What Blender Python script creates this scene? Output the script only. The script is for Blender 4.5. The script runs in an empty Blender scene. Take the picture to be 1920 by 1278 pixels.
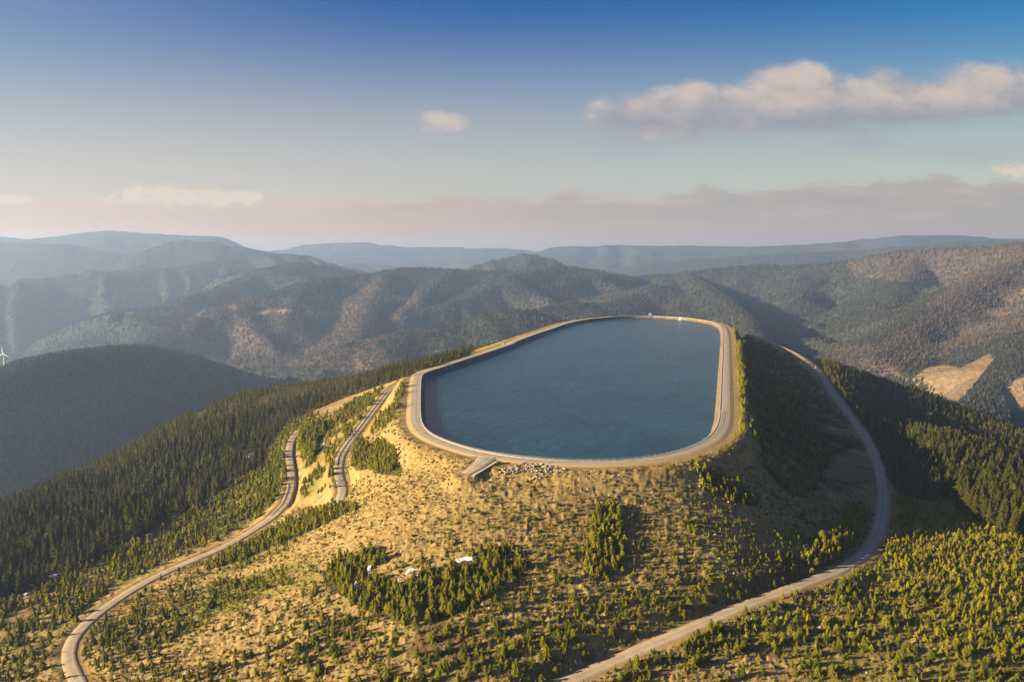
import bpy, math, random
import numpy as np
from mathutils import Vector

random.seed(7)
rng = np.random.default_rng(7)
sc = bpy.context.scene
col = sc.collection

# ------------------------------------------------------------------ camera
F = 1478.0                       # focal length in pixels of the 1920 wide photograph
PITCH = math.radians(6.45)       # looking slightly down
CAMZ = 100.0                     # metres above the water
cam_d = bpy.data.cameras.new("camera")
cam_d.sensor_width = 36.0
cam_d.lens = 36.0 * F / 1920.0
cam_d.clip_start = 1.0
cam_d.clip_end = 80000.0
cam = bpy.data.objects.new("camera", cam_d)
cam.location = (0, 0, CAMZ)
cam.rotation_euler = (math.radians(90) - PITCH, 0, 0)
col.objects.link(cam)
sc.camera = cam

# ------------------------------------------------------------------ sun, sky, exposure
SKY_STRENGTH = 0.05
EXPOSURE = 1.92
SUN_EL = math.radians(15.8)
SUN_AZ = math.radians(-103.0)     # from +Y (view direction), negative = to the left
sun_dir = Vector((math.sin(SUN_AZ) * math.cos(SUN_EL), math.cos(SUN_AZ) * math.cos(SUN_EL), math.sin(SUN_EL)))
sun_d = bpy.data.lights.new("sun", 'SUN')
sun_d.energy = 5.0
sun_d.angle = math.radians(0.5)
sun_d.color = (1.0, 0.79, 0.47)
sun = bpy.data.objects.new("sun", sun_d)
sun.rotation_euler = sun_dir.to_track_quat('Z', 'Y').to_euler()
sun.location = (-300, 100, 400)
col.objects.link(sun)

sc.view_settings.view_transform = 'Standard'
sc.view_settings.look = 'None'
sc.view_settings.exposure = EXPOSURE
sc.view_settings.gamma = 1.0
sc.view_settings.use_curve_mapping = False
sc.cycles.use_denoising = True
sc.cycles.max_bounces = 6
sc.cycles.diffuse_bounces = 2
sc.cycles.glossy_bounces = 2
sc.cycles.volume_bounces = 1
sc.cycles.transparent_max_bounces = 4

world = bpy.data.worlds.new("World")
sc.world = world
world.use_nodes = True
wt = world.node_tree
wt.nodes.clear()


class NT:
    """tiny helper to write node graphs as expressions"""
    def __init__(self, tree):
        self.t = tree

    def n(self, kind, **kw):
        nd = self.t.nodes.new(kind)
        for k, v in kw.items():
            setattr(nd, k, v)
        return nd

    def link(self, a, b):
        self.t.links.new(a, b)

    def put(self, sock, v):
        if isinstance(v, bpy.types.NodeSocket):
            self.t.links.new(v, sock)
        elif v is not None:
            sock.default_value = v

    def math(self, op, a, b=None, c=None, clamp=False):
        nd = self.n('ShaderNodeMath', operation=op, use_clamp=clamp)
        for i, v in enumerate((a, b, c)):
            self.put(nd.inputs[i], v)
        return nd.outputs[0]

    def mix(self, fac, a, b, blend='MIX'):
        nd = self.n('ShaderNodeMix', data_type='RGBA', blend_type=blend)
        self.put(nd.inputs[0], fac)
        for s, v in ((nd.inputs[6], a), (nd.inputs[7], b)):
            if isinstance(v, tuple) and len(v) == 3:
                v = (*v, 1)
            self.put(s, v)
        return nd.outputs[2]

    def noise(self, vec, scale, detail=4, rough=0.55, dist=0.0, dims='3D'):
        nd = self.n('ShaderNodeTexNoise', noise_dimensions=dims)
        if vec is not None:
            self.link(vec, nd.inputs['Vector'])
        nd.inputs['Scale'].default_value = scale
        nd.inputs['Detail'].default_value = detail
        nd.inputs['Roughness'].default_value = rough
        nd.inputs['Distortion'].default_value = dist
        return nd.outputs['Fac']

    def ramp(self, fac, lo, hi, interp='SMOOTHSTEP'):
        nd = self.n('ShaderNodeMapRange', interpolation_type=interp)
        self.put(nd.inputs[0], fac)
        nd.inputs[1].default_value = lo
        nd.inputs[2].default_value = hi
        return nd.outputs[0]

    def comb(self, x, y, z):
        nd = self.n('ShaderNodeCombineXYZ')
        for i, v in enumerate((x, y, z)):
            self.put(nd.inputs[i], v)
        return nd.outputs[0]


def lin(r, g, b):
    f = lambda v: (v / 255 / 12.92) if v < 10 else ((v / 255 + 0.055) / 1.055) ** 2.4
    return (f(r), f(g), f(b))


def build_sky():
    g = NT(wt)
    out = g.n('ShaderNodeOutputWorld')
    bg = g.n('ShaderNodeBackground')
    bg.inputs['Strength'].default_value = SKY_STRENGTH
    g.link(bg.outputs[0], out.inputs[0])
    sky = g.n('ShaderNodeTexSky', sky_type='NISHITA')
    sky.sun_disc = False
    sky.sun_elevation = SUN_EL
    sky.sun_rotation = SUN_AZ
    sky.altitude = 1400
    sky.air_density = 1.0
    sky.dust_density = 2.0
    sky.ozone_density = 2.0
    tc = g.n('ShaderNodeTexCoord')
    sep = g.n('ShaderNodeSeparateXYZ')
    g.link(tc.outputs['Generated'], sep.inputs[0])
    x, y, z = sep.outputs
    ys = g.math('MAXIMUM', y, 0.15)
    X = g.math('DIVIDE', x, ys)          # tangent of azimuth, tangent of elevation
    Z = g.math('DIVIDE', z, ys)
    # deepen the clear sky: a contrast curve per channel
    sc3 = g.n('ShaderNodeSeparateColor'); g.link(sky.outputs[0], sc3.inputs[0])
    ch = []
    for i, (amp, ref, gam) in enumerate(((0.37, 0.584, 3.6), (0.49, 0.638, 1.68), (0.50, 0.638, 0.74))):
        v = g.math('MINIMUM', g.math('MULTIPLY', sc3.outputs[i], 0.131 / ref), 1.12)
        ch.append(g.math('MULTIPLY', g.math('POWER', v, gam), amp))
    cc = g.n('ShaderNodeCombineColor')
    for i in range(3):
        g.link(ch[i], cc.inputs[i])
    base = cc.outputs[0]
    # the air pales and warms towards the horizon
    veil = g.ramp(Z, 0.32, 0.04)
    warm = g.mix(g.ramp(X, -0.75, 0.15), lin(236, 210, 184), lin(216, 204, 184))
    base = g.mix(g.math('MULTIPLY', veil, 0.80), base, warm)
    pale = g.math('MULTIPLY', g.ramp(X, -0.05, -0.8), 0.24)
    base = g.mix(pale, base, lin(200, 192, 192))
    low = g.ramp(Z, 0.085, 0.0)
    warm2 = g.mix(g.ramp(X, -0.7, 0.5), lin(255, 184, 118), lin(224, 168, 106))
    base = g.mix(g.math('MULTIPLY', low, 0.95), base, warm2)

    def blob(cx, cz, rx, rz):
        dx = g.math('DIVIDE', g.math('SUBTRACT', X, cx), rx)
        dz = g.math('DIVIDE', g.math('SUBTRACT', Z, cz), rz)
        r2 = g.math('ADD', g.math('MULTIPLY', dx, dx), g.math('MULTIPLY', dz, dz))
        return g.math('SUBTRACT', 1.0, r2)

    def fold(items, op='MAXIMUM'):
        r = items[0]
        for i in items[1:]:
            r = g.math(op, r, i)
        return r

    vec = g.comb(X, 0.0, g.math('MULTIPLY', Z, 1.7))
    wide = g.comb(X, 0.0, g.math('MULTIPLY', Z, 3.2))
    n1 = g.noise(vec, 12.0, 10, 0.62, 0.3)
    sh = g.n('ShaderNodeVectorMath', operation='ADD')
    g.link(vec, sh.inputs[0]); sh.inputs[1].default_value = (-0.022, 0, 0.034)
    n1s = g.noise(sh.outputs[0], 12.0, 6, 0.6, 0.3)

    # drifting cumulus bank on the right
    env = fold([blob(0.185, 0.168, 0.10, 0.032), blob(0.225, 0.176, 0.085, 0.036), blob(0.345, 0.197, 0.085, 0.040), blob(0.31, 0.176, 0.19, 0.034),
                blob(0.46, 0.188, 0.15, 0.036), blob(0.60, 0.200, 0.14, 0.040), blob(0.74, 0.204, 0.15, 0.044)])
    small = blob(-0.085, 0.1565, 0.036, 0.022)
    env = g.math('MAXIMUM', env, g.math('MULTIPLY', small, 0.42))
    dens = g.math('ADD', g.math('MULTIPLY', g.math('MAXIMUM', env, -1.0), 0.85), g.math('MULTIPLY', g.math('SUBTRACT', n1, 0.5), 2.0))
    cov = g.ramp(dens, -0.02, 0.60)
    lit = g.ramp(g.math('ADD', g.math('MULTIPLY', g.math('SUBTRACT', n1, n1s), 2.2), g.math('ADD', g.math('MULTIPLY', g.math('SUBTRACT', Z, 0.186), 11.0), g.math('ADD', g.math('MULTIPLY', X, -0.5), g.math('MAXIMUM', small, 0.0)))), -0.75, 0.45)
    ccol = g.mix(lit, lin(156, 154, 162), lin(218, 200, 184))
    base = g.mix(g.math('MULTIPLY', cov, 0.90), base, ccol)

    # faint grey wisps below it
    n2 = g.noise(wide, 5.0, 6, 0.55, 0.3)
    wisp = g.math('MULTIPLY', g.ramp(n2, 0.40, 0.66), g.math('MAXIMUM', blob(0.42, 0.145, 0.42, 0.05), 0.0))
    base = g.mix(g.math('MULTIPLY', wisp, 0.60), base, lin(158, 162, 174))

    # low bank of cloud along the horizon with a lumpy top
    n3 = g.noise(wide, 9.0, 7, 0.58, 0.25)
    n4 = g.noise(wide, 22.0, 7, 0.6, 0.2)
    n5 = g.noise(g.comb(X, 0.3, g.math('MULTIPLY', Z, 5.5)), 10.0, 6, 0.55, 0.2)
    top = g.math('ADD', 0.068, g.math('MULTIPLY', g.math('MAXIMUM', X, -0.2), 0.040))
    lump = g.math('ADD', g.math('MULTIPLY', g.math('SUBTRACT', n3, 0.5), 0.07), g.math('MULTIPLY', g.math('SUBTRACT', n4, 0.5), 0.022))
    hgt = g.math('SUBTRACT', g.math('ADD', top, lump), Z)
    bank = g.math('MULTIPLY', g.ramp(hgt, -0.001, 0.008), g.ramp(X, -0.62, 0.0))
    bcol = g.mix(g.ramp(X, -0.5, 0.35), lin(216, 184, 156), lin(184, 171, 158))
    streak = g.math('MULTIPLY', g.ramp(n5, 0.50, 0.68), g.math('MULTIPLY', g.ramp(Z, 0.025, 0.05), g.ramp(X, -0.3, 0.2)))
    bcol = g.mix(g.math('MULTIPLY', streak, 0.85), bcol, lin(206, 182, 168))
    dark = g.math('MULTIPLY', g.ramp(n5, 0.50, 0.32), g.ramp(Z, 0.03, 0.06))
    bcol = g.mix(g.math('MULTIPLY', dark, 0.5), bcol, lin(158, 157, 165))
    base = g.mix(g.math('MULTIPLY', bank, g.math('ADD', 0.18, g.math('MULTIPLY', g.ramp(Z, 0.01, 0.05), 0.70))), base, bcol)
    # small bright puffs standing on the bank at the left
    pf = fold([blob(-0.458, 0.0690, 0.050, 0.0150), blob(-0.405, 0.0670, 0.055, 0.0125), blob(-0.345, 0.0680, 0.06, 0.009), blob(-0.63, 0.066, 0.03, 0.006), blob(0.64, 0.100, 0.05, 0.010)])
    n6 = g.noise(vec, 34.0, 8, 0.62, 0.2)
    pd = g.math('ADD', g.math('MULTIPLY', g.math('MAXIMUM', pf, -1.5), 0.5), g.math('MULTIPLY', g.math('SUBTRACT', n6, 0.5), 3.0))
    base = g.mix(g.math('MULTIPLY', g.ramp(pd, -0.02, 0.40), 0.6), base, lin(250, 222, 190))
    fin = g.n('ShaderNodeVectorMath', operation='SCALE'); g.link(base, fin.inputs[0]); fin.inputs['Scale'].default_value = 1.0 / (SKY_STRENGTH * 2 ** EXPOSURE)
    g.link(fin.outputs[0], bg.inputs['Color'])


build_sky()

# ------------------------------------------------------------------ numbers: projection and noise
ct, st = math.cos(PITCH), math.sin(PITCH)


def ray(px, py):
    u = (px - 960.0) / F
    v = -(py - 639.0) / F
    return np.array([u, ct + v * st, -st + v * ct])


def at_depth(px, py, d):
    r = ray(px, py); t = d / r[1]
    return np.array([r[0] * t, d, CAMZ + r[2] * t])


def at_height(px, py, z):
    r = ray(px, py); t = (z - CAMZ) / r[2]
    return np.array([r[0] * t, r[1] * t, z])


def project(x, y, z):
    zz = z - CAMZ
    fw = y * ct - zz * st
    up = y * st + zz * ct
    return 960 + F * x / fw, 639 - F * up / fw


_lat = rng.random((256, 256)).astype(np.float32)


def vnoise(x, y):
    xi = np.floor(x).astype(np.int64); yi = np.floor(y).astype(np.int64)
    fx = (x - xi).astype(np.float32); fy = (y - yi).astype(np.float32)
    fx = fx * fx * (3 - 2 * fx); fy = fy * fy * (3 - 2 * fy)
    a = xi & 255; b = yi & 255; a1 = (a + 1) & 255; b1 = (b + 1) & 255
    return (_lat[a, b] * (1 - fx) + _lat[a1, b] * fx) * (1 - fy) + (_lat[a, b1] * (1 - fx) + _lat[a1, b1] * fx) * fy


def fbm(x, y, octv=4, gain=0.5):
    s = np.zeros(np.shape(x), np.float32); amp = 1.0; tot = 0.0
    for o in range(octv):
        s += amp * (vnoise(x + 17.3 * o, y - 9.1 * o) * 2 - 1); tot += amp
        amp *= gain; x = x * 2.03; y = y * 2.03
    return s / tot


def smooth(t):
    t = np.clip(t, 0, 1)
    return t * t * (3 - 2 * t)


def inpoly(px, py, poly):
    px = np.asarray(px); py = np.asarray(py)
    r = np.zeros(px.shape, bool)
    n = len(poly)
    for i in range(n):
        x1, y1 = poly[i]; x2, y2 = poly[(i + 1) % n]
        if y1 == y2:
            continue
        c = ((y1 > py) != (y2 > py)) & (px < (x2 - x1) * (py - y1) / (y2 - y1) + x1)
        r ^= c
    return r


def resample(P, step, closed=False, passes=6):
    P = np.asarray(P, float)
    if closed:
        P = np.vstack([P, P[:1]])
    L = np.r_[0, np.cumsum(np.linalg.norm(np.diff(P, axis=0), axis=1))]
    n = max(4, int(L[-1] / step))
    s = np.linspace(0, L[-1], n + 1)
    Q = np.stack([np.interp(s, L, P[:, k]) for k in range(P.shape[1])], 1)
    if closed:
        Q = Q[:-1]
    for _ in range(passes):
        if closed:
            Q = 0.5 * Q + 0.25 * (np.roll(Q, 1, 0) + np.roll(Q, -1, 0))
        else:
            Q[1:-1] = 0.5 * Q[1:-1] + 0.25 * (Q[:-2] + Q[2:])
    return Q


def normals2(Q, closed=False):
    if closed:
        T = np.roll(Q, -1, 0)[:, :2] - np.roll(Q, 1, 0)[:, :2]
    else:
        T = np.gradient(Q[:, :2], axis=0)
    T /= np.linalg.norm(T, axis=1)[:, None] + 1e-9
    return np.stack([T[:, 1], -T[:, 0]], 1)   # right hand side


def polydist(x, y, Q, closed=False):
    """distance to a polyline, the height on it there, and the side (+ right)"""
    A = Q if closed else Q[:-1]
    B = np.roll(Q, -1, 0) if closed else Q[1:]
    best = np.full(x.shape, 1e18); bz = np.zeros(x.shape); side = np.zeros(x.shape)
    for a, b in zip(A, B):
        ex, ey = b[0] - a[0], b[1] - a[1]
        l2 = ex * ex + ey * ey + 1e-9
        t = np.clip(((x - a[0]) * ex + (y - a[1]) * ey) / l2, 0, 1)
        dx = x - a[0] - t * ex; dy = y - a[1] - t * ey
        d2 = dx * dx + dy * dy
        m = d2 < best
        best = np.where(m, d2, best)
        if len(a) > 2:
            bz = np.where(m, a[2] + t * (b[2] - a[2]), bz)
        side = np.where(m, np.sign(dx * ey - dy * ex), side)
    return np.sqrt(best), bz, side


# ------------------------------------------------------------------ plan of the hill top
CREST = 4.5
rim_px = [(800, 697), (793, 700), (790, 704), (788, 715), (787, 745), (787, 775), (789, 790), (795, 802), (808, 814), (828, 824),
          (860, 835), (890, 844), (930, 852), (980, 858), (1040, 863), (1110, 864), (1170, 862), (1230, 855), (1275, 845),
          (1310, 832), (1332, 818), (1345, 800), (1350, 780), (1352, 752), (1354, 703), (1356, 660), (1357, 632),
          (1356, 622), (1352, 612), (1342, 606), (1325, 601.5), (1300, 597.5), (1270, 594.5), (1223, 592), (1190, 592),
          (1150, 593.5), (1107, 597.5), (1080, 602), (1060, 607), (1035, 616), (1010, 624), (985, 633), (966, 640.5), (962, 644),
          (935, 653), (893, 667), (862, 677), (838, 685), (815, 692)]
RIM = resample([at_height(a, b, CREST)[:2] for a, b in rim_px], 4.0, True, 3)
if np.sum(RIM[:, 0] * np.roll(RIM[:, 1], -1) - np.roll(RIM[:, 0], -1) * RIM[:, 1]) < 0:
    RIM = RIM[::-1]                       # counter-clockwise: right hand side is outside
RIM = RIM.copy()
RN = normals2(RIM, True)


def road(pts, step=3.0):
    return resample([at_height(*p) for p in pts], step, False, 5)


ROAD_A = road([(160, 1330, -47), (155, 1290, -47.5), (136, 1258, -48), (127, 1228, -48.5), (134, 1200, -49), (160, 1168, -49.5), (195, 1140, -50), (245, 1106, -50), (300, 1076, -50),
               (360, 1050, -49.5), (420, 1025, -49), (470, 996, -48), (510, 970, -47), (535, 945, -45.5), (546, 915, -44), (547, 885, -42.5), (542, 850, -40.5),
               (546, 825, -38.5), (560, 806, -37), (582, 793, -36), (625, 774, -34)])
ROAD_B = road([(560, 962, -43), (600, 958, -36), (628, 948, -30.5), (643, 930, -28), (643, 912, -26.5), (634, 885, -23.5), (638, 855, -20), (654, 830, -17.5), (672, 808, -15.5),
               (700, 770, -12), (728, 733, -8), (745, 720, -6), (765, 710, -3), (785, 701, 0.5)])
ROAD_C = road([(950, 1330, -34.5), (1050, 1284, -34), (1150, 1238, -33), (1280, 1183, -30.5), (1400, 1132, -29), (1500, 1096, -28.5), (1575, 1068, -29.5), (1622, 1038, -31.5), (1645, 1000, -34),
               (1655, 960, -36.5), (1656, 920, -37.5), (1648, 875, -36.5), (1625, 822, -34), (1590, 774, -30.5), (1563, 738, -27), (1543, 705, -23.5),
               (1518, 680, -20), (1490, 661, -16.5), (1462, 648, -13.5), (1435, 637, -11), (1405, 626, -9)])
ROADS = [(ROAD_A, 2.5), (ROAD_B, 2.6), (ROAD_C, 2.6)]
SPUR = resample([at_height(a, b, c) for a, b, c in [(915, 857, 4.3), (905, 866, 4.0), (892, 876, 3.4), (872, 888, 2.4)]], 1.5, False, 2)
DITCH = resample([at_height(a, b, c) for a, b, c in [(565, 812, -37), (553, 826, -38), (551, 850, -40), (556, 880, -42), (558, 905, -43.5), (553, 930, -44.5), (546, 945, -45)]], 3.0)
TRACK = resample([at_height(a, b, c) for a, b, c in [(1350, 1060, -22), (905, 925, -5)]], 3.0)

# control points of the hill: (px, py, height)
ctl = []
for p in [(885, 900, 0.4), (925, 886, 2.0), (955, 882, 2.4), (905, 905, 0.2), (960, 950, -6), (960, 1050, -16.5), (960, 1160, -25), (960, 1278, -33), (1920, 1278, -37), (1600, 1278, -36), (1300, 1278, -34.5), (1920, 1100, -38),
          (1750, 1000, -37), (1920, 950, -47), (1800, 850, -48), (1920, 852, -88), (1720, 742, -66), (1600, 700, -44), (1680, 800, -60), (1720, 900, -49),
          (0, 1278, -53), (300, 1278, -45), (600, 1278, -38), (300, 1180, -45.5), (600, 1100, -27.5), (700, 1000, -15), (450, 1100, -38), (0, 1130, -60),
          (0, 1000, -74), (200, 920, -74), (400, 900, -60), (400, 810, -57), (560, 725, -40), (440, 745, -54), (200, 870, -89), (0, 960, -99), (250, 1000, -63),
          (750, 692, -15), (860, 670, -6), (660, 740, -30), (600, 850, -32), (590, 910, -37), (720, 880, -10), (700, 930, -14), (830, 870, -2), (760, 800, -3),
          (1400, 700, -9), (1420, 800, -14), (1400, 880, -8), (1480, 850, -20), (1500, 950, -22.5), (1300, 950, -9), (1350, 1050, -18.5), (1570, 870, -30),
          (1200, 950, -7), (1200, 1050, -17.5), (1450, 1000, -20), (1100, 1150, -26)]:
    ctl.append(at_height(*p))
for q in [(0, 100, -78), (-200, 100, -95), (200, 100, -88), (-330, 220, -95), (330, 200, -80), (700, 800, -165), (640, 1050, -165), (480, 1150, -115), (370, 1250, -85), (500, 500, -100), (500, 300, -95),
          (150, 1330, -60), (0, 1280, -75), (300, 1350, -75), (-620, 650, -235), (-520, 850, -190), (-420, 980, -150), (-270, 1020, -105), (-160, 1080, -85), (-90, 980, -45), (-500, 450, -160), (-60, 880, -16)]:
    ctl.append(np.array(q, float))
for r, s in ((ROAD_A, 9), (ROAD_B, 8), (ROAD_C, 10)):
    ctl += list(r[::s])
for i in range(0, len(RIM), 7):
    ctl.append(np.array([RIM[i, 0] + RN[i, 0] * 13, RIM[i, 1] + RN[i, 1] * 13, 3.6]))
ctl = np.array(ctl)


def tps_fit(C, lam):
    n = len(C); X = C[:, :2] / 100.0
    d2 = ((X[:, None] - X[None]) ** 2).sum(-1)
    K = 0.5 * d2 * np.log(d2 + 1e-12) + lam * np.eye(n)
    Pm = np.c_[np.ones(n), X]
    A = np.block([[K, Pm], [Pm.T, np.zeros((3, 3))]])
    return np.linalg.solve(A, np.r_[C[:, 2], 0, 0, 0])


TW = tps_fit(ctl, 0.06)


def tps(x, y):
    out = np.empty(x.shape)
    fx = x.ravel() / 100.0; fy = y.ravel() / 100.0
    o = out.ravel()
    cx = ctl[:, 0] / 100.0; cy = ctl[:, 1] / 100.0
    for s in range(0, len(fx), 40000):
        a = fx[s:s + 40000].astype(np.float32); b = fy[s:s + 40000].astype(np.float32)
        d2 = (a[:, None] - cx.astype(np.float32)) ** 2 + (b[:, None] - cy.astype(np.float32)) ** 2
        k = 0.5 * d2 * np.log(d2 + 1e-12)
        o[s:s + 40000] = k @ TW[:-3] + TW[-3] + TW[-2] * a + TW[-1] * b
    return o.reshape(x.shape)


def grow(a, b, ratio):
    return np.exp(np.linspace(math.log(a), math.log(b), int(math.log(b / a) / math.log(ratio)) + 1))


# the sheet of ground: rows of growing depth, columns fanning out from the hill's foot
g_rows = np.r_[grow(70, 205, 1.03)[:-1], grow(205, 1500, 1.0036)]
inner_c = np.arange(-0.70, 0.7001, 0.00145)
g_cols = np.r_[np.linspace(-1.7, -0.72, 50), inner_c, np.linspace(0.72, 1.7, 50)]
GY = np.repeat(g_rows[:, None], len(g_cols), 1)
GX = GY * g_cols[None]

GZ = tps(GX, GY)
big = fbm(GX / 45, GY / 45, 3) * 1.2
GZ = GZ + big
# the hill falls away into the valleys on its hidden sides
GZ -= 330 * smooth((GY - 1230) / 270) + 380 * smooth((-GX - 430) / 350) + 330 * smooth((GX - 560) / 300)
rim_d = np.full(GX.shape, 400.0); rim_in = np.zeros(GX.shape, bool)
near = (GX > -140) & (GX < 360) & (GY > 300) & (GY < 1260)
dd, _, _ = polydist(GX[near], GY[near], RIM[::1], True)
ins = inpoly(GX[near], GY[near], [tuple(p) for p in RIM])
rim_d[near] = np.where(ins, -dd, dd)
SD = rim_d
k = smooth((SD - 9.5) / 16.0)
GZ = np.where(SD < 60, 3.75 * (1 - k) + GZ * k, GZ)
# the right-hand embankment drops steeply from the crest
xr = 112 + (GY - 420) * 0.285
GZ -= 9.0 * smooth((SD - 13) / 15.0) * (1 - smooth((SD - 55) / 50.0)) * smooth((GX - xr + 6) / 14.0) * smooth((GY - 425) / 60.0) * (GY < 1150)
# grassy tussocks
tus = fbm(GX / 2.2, GY / 2.2, 3, 0.6) * 0.45 + np.clip(fbm(GX / 1.5 + 50, GY / 1.5, 2) - 0.05, 0, 1) * 0.9 + fbm(GX / 9, GY / 9, 2) * 0.22
ROADD = np.full(GX.shape, 99.0)
for Q, hw in ROADS + [(SPUR, 3.2)]:
    lo = Q[:, :2].min(0) - 20; hi = Q[:, :2].max(0) + 20
    m = (GX > lo[0]) & (GX < hi[0]) & (GY > lo[1]) & (GY < hi[1])
    d, zq, sd = polydist(GX[m], GY[m], Q)
    w = smooth((d - hw - 1.0) / 7.0)
    GZ[m] = (zq - 0.22) * (1 - w) + GZ[m] * w
    ROADD[m] = np.minimum(ROADD[m], d - hw)
lo = DITCH[:, :2].min(0) - 12; hi = DITCH[:, :2].max(0) + 12
m = (GX > lo[0]) & (GX < hi[0]) & (GY > lo[1]) & (GY < hi[1])
d, zq, _ = polydist(GX[m], GY[m], DITCH)
GZ[m] -= 0.9 * (1 - smooth(d / 2.4))
tus *= smooth((ROADD - 0.6) / 3.0) * smooth((SD - 10) / 5.0)
GZ += tus
GZ = np.where(SD < 0.8, -14.0, GZ)
SLOPE = (GZ - CAMZ) / GY
RUN = np.maximum.accumulate(SLOPE, axis=0)
GVIS = SLOPE >= np.vstack([np.full((1, GX.shape[1]), -9.0), RUN[:-1]]) - 0.004
GPX, GPY = project(GX, GY, GZ)


def ground_at(x, y):
    """height of the ground sheet (bilinear), and its index for masks"""
    x = np.asarray(x, float); y = np.asarray(y, float)
    r = np.interp(y, g_rows, np.arange(len(g_rows))); c = np.interp(x / y, g_cols, np.arange(len(g_cols)))
    i = np.clip(r.astype(int), 0, len(g_rows) - 2); j = np.clip(c.astype(int), 0, len(g_cols) - 2)
    fr = r - i; fc = c - j
    z = (GZ[i, j] * (1 - fr) + GZ[i + 1, j] * fr) * (1 - fc) + (GZ[i, j + 1] * (1 - fr) + GZ[i + 1, j + 1] * fr) * fc
    return z, i, j


# ------------------------------------------------------------------ mesh helpers
def link_obj(name, me, parent=None):
    o = bpy.data.objects.new(name, me)
    col.objects.link(o)
    if parent is not None:
        o.parent = parent
    return o


def fast_mesh(name, V, faces, mat=None, smooth_shade=False, colors=None):
    """V (n,3); faces (m,k) all with the same number of corners"""
    me = bpy.data.meshes.new(name)
    V = np.ascontiguousarray(V, np.float32); faces = np.ascontiguousarray(faces, np.int32)
    m, kk = faces.shape
    me.vertices.add(len(V)); me.vertices.foreach_set('co', V.ravel())
    me.loops.add(m * kk); me.loops.foreach_set('vertex_index', faces.ravel())
    me.polygons.add(m); me.polygons.foreach_set('loop_start', np.arange(0, m * kk, kk, dtype=np.int32))
    me.polygons.foreach_set('use_smooth', np.full(m, smooth_shade, bool))
    if colors is not None:
        for nm, arr in colors.items():
            a = me.color_attributes.new(nm, 'FLOAT_COLOR', 'POINT')
            c = np.ones((len(V), 4), np.float32); c[:, :arr.shape[1]] = arr
            a.data.foreach_set('color', c.ravel())
    me.update(calc_edges=True)
    if mat is not None:
        me.materials.append(mat)
    return me


def grid_faces(nr, nc):
    a = np.arange(nr * nc).reshape(nr, nc)
    return np.stack([a[:-1, :-1].ravel(), a[:-1, 1:].ravel(), a[1:, 1:].ravel(), a[1:, :-1].ravel()], 1)


class MB:
    def __init__(self):
        self.v = []; self.f = []

    def add(self, V, Fc):
        o = len(self.v); self.v += [tuple(map(float, p)) for p in V]; self.f += [tuple(i + o for i in f) for f in Fc]
        return self

    def box(self, c, s, rz=0.0, taper=1.0):
        cx, cy, cz = c; sx, sy, sz = s[0] / 2, s[1] / 2, s[2] / 2
        V = []
        for dz, k in ((-sz, 1.0), (sz, taper)):
            for dx, dy in ((-sx, -sy), (sx, -sy), (sx, sy), (-sx, sy)):
                x, y = dx * k, dy * k
                V.append((cx + x * math.cos(rz) - y * math.sin(rz), cy + x * math.sin(rz) + y * math.cos(rz), cz + dz))
        return self.add(V, [(3, 2, 1, 0), (4, 5, 6, 7), (0, 1, 5, 4), (1, 2, 6, 5), (2, 3, 7, 6), (3, 0, 4, 7)])

    def tube(self, p0, p1, r0, r1=None, n=8):
        r1 = r0 if r1 is None else r1
        p0 = Vector(p0); p1 = Vector(p1); ax = (p1 - p0).normalized()
        a = ax.orthogonal().normalized(); b = ax.cross(a)
        V = []
        for p, r in ((p0, r0), (p1, r1)):
            for i in range(n):
                t = 2 * math.pi * i / n
                V.append(p + a * math.cos(t) * r + b * math.sin(t) * r)
        Fc = [(i, (i + 1) % n, n + (i + 1) % n, n + i) for i in range(n)] + [tuple(range(n))[::-1], tuple(range(n, 2 * n))]
        return self.add(V, Fc)

    def build(self, name, mat, parent=None, shade=False):
        me = bpy.data.meshes.new(name)
        me.from_pydata(self.v, [], self.f); me.update()
        if shade:
            me.polygons.foreach_set('use_smooth', np.ones(len(me.polygons), bool))
        me.materials.append(mat)
        return link_obj(name, me, parent)


def tag(o, label=None, cat=None, group=None, kind=None):
    if label: o['label'] = label
    if cat: o['category'] = cat
    if group: o['group'] = group
    if kind: o['kind'] = kind
    return o


def empty(name, loc, label, cat, group=None):
    o = bpy.data.objects.new(name, None); o.location = loc; o.empty_display_size = 0.5
    col.objects.link(o)
    return tag(o, label, cat, group)


# ------------------------------------------------------------------ materials
def new_mat(name):
    m = bpy.data.materials.new(name); m.use_nodes = True
    m.node_tree.nodes.clear()
    g = NT(m.node_tree)
    out = g.n('ShaderNodeOutputMaterial'); b = g.n('ShaderNodeBsdfPrincipled')
    g.link(b.outputs[0], out.inputs[0])
    b.inputs['Roughness'].default_value = 0.9
    b.inputs['Specular IOR Level'].default_value = 0.2
    return m, g, b


def simple(name, c, rough=0.85, var=0.25, scale=0.6, metal=0.0, bump=0.0):
    m, g, b = new_mat(name)
    geo = g.n('ShaderNodeNewGeometry')
    n = g.noise(geo.outputs['Position'], scale, 5, 0.6)
    lo = tuple(v * (1 - var) for v in c); hi = tuple(min(1, v * (1 + var)) for v in c)
    g.link(g.mix(g.ramp(n, 0.3, 0.7), lo, hi), b.inputs['Base Color'])
    b.inputs['Roughness'].default_value = rough; b.inputs['Metallic'].default_value = metal
    if bump:
        bp = g.n('ShaderNodeBump'); bp.inputs['Strength'].default_value = bump; bp.inputs['Distance'].default_value = 0.1
        g.link(g.noise(geo.outputs['Position'], scale * 6, 4), bp.inputs['Height']); g.link(bp.outputs[0], b.inputs['Normal'])
    return m


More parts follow.
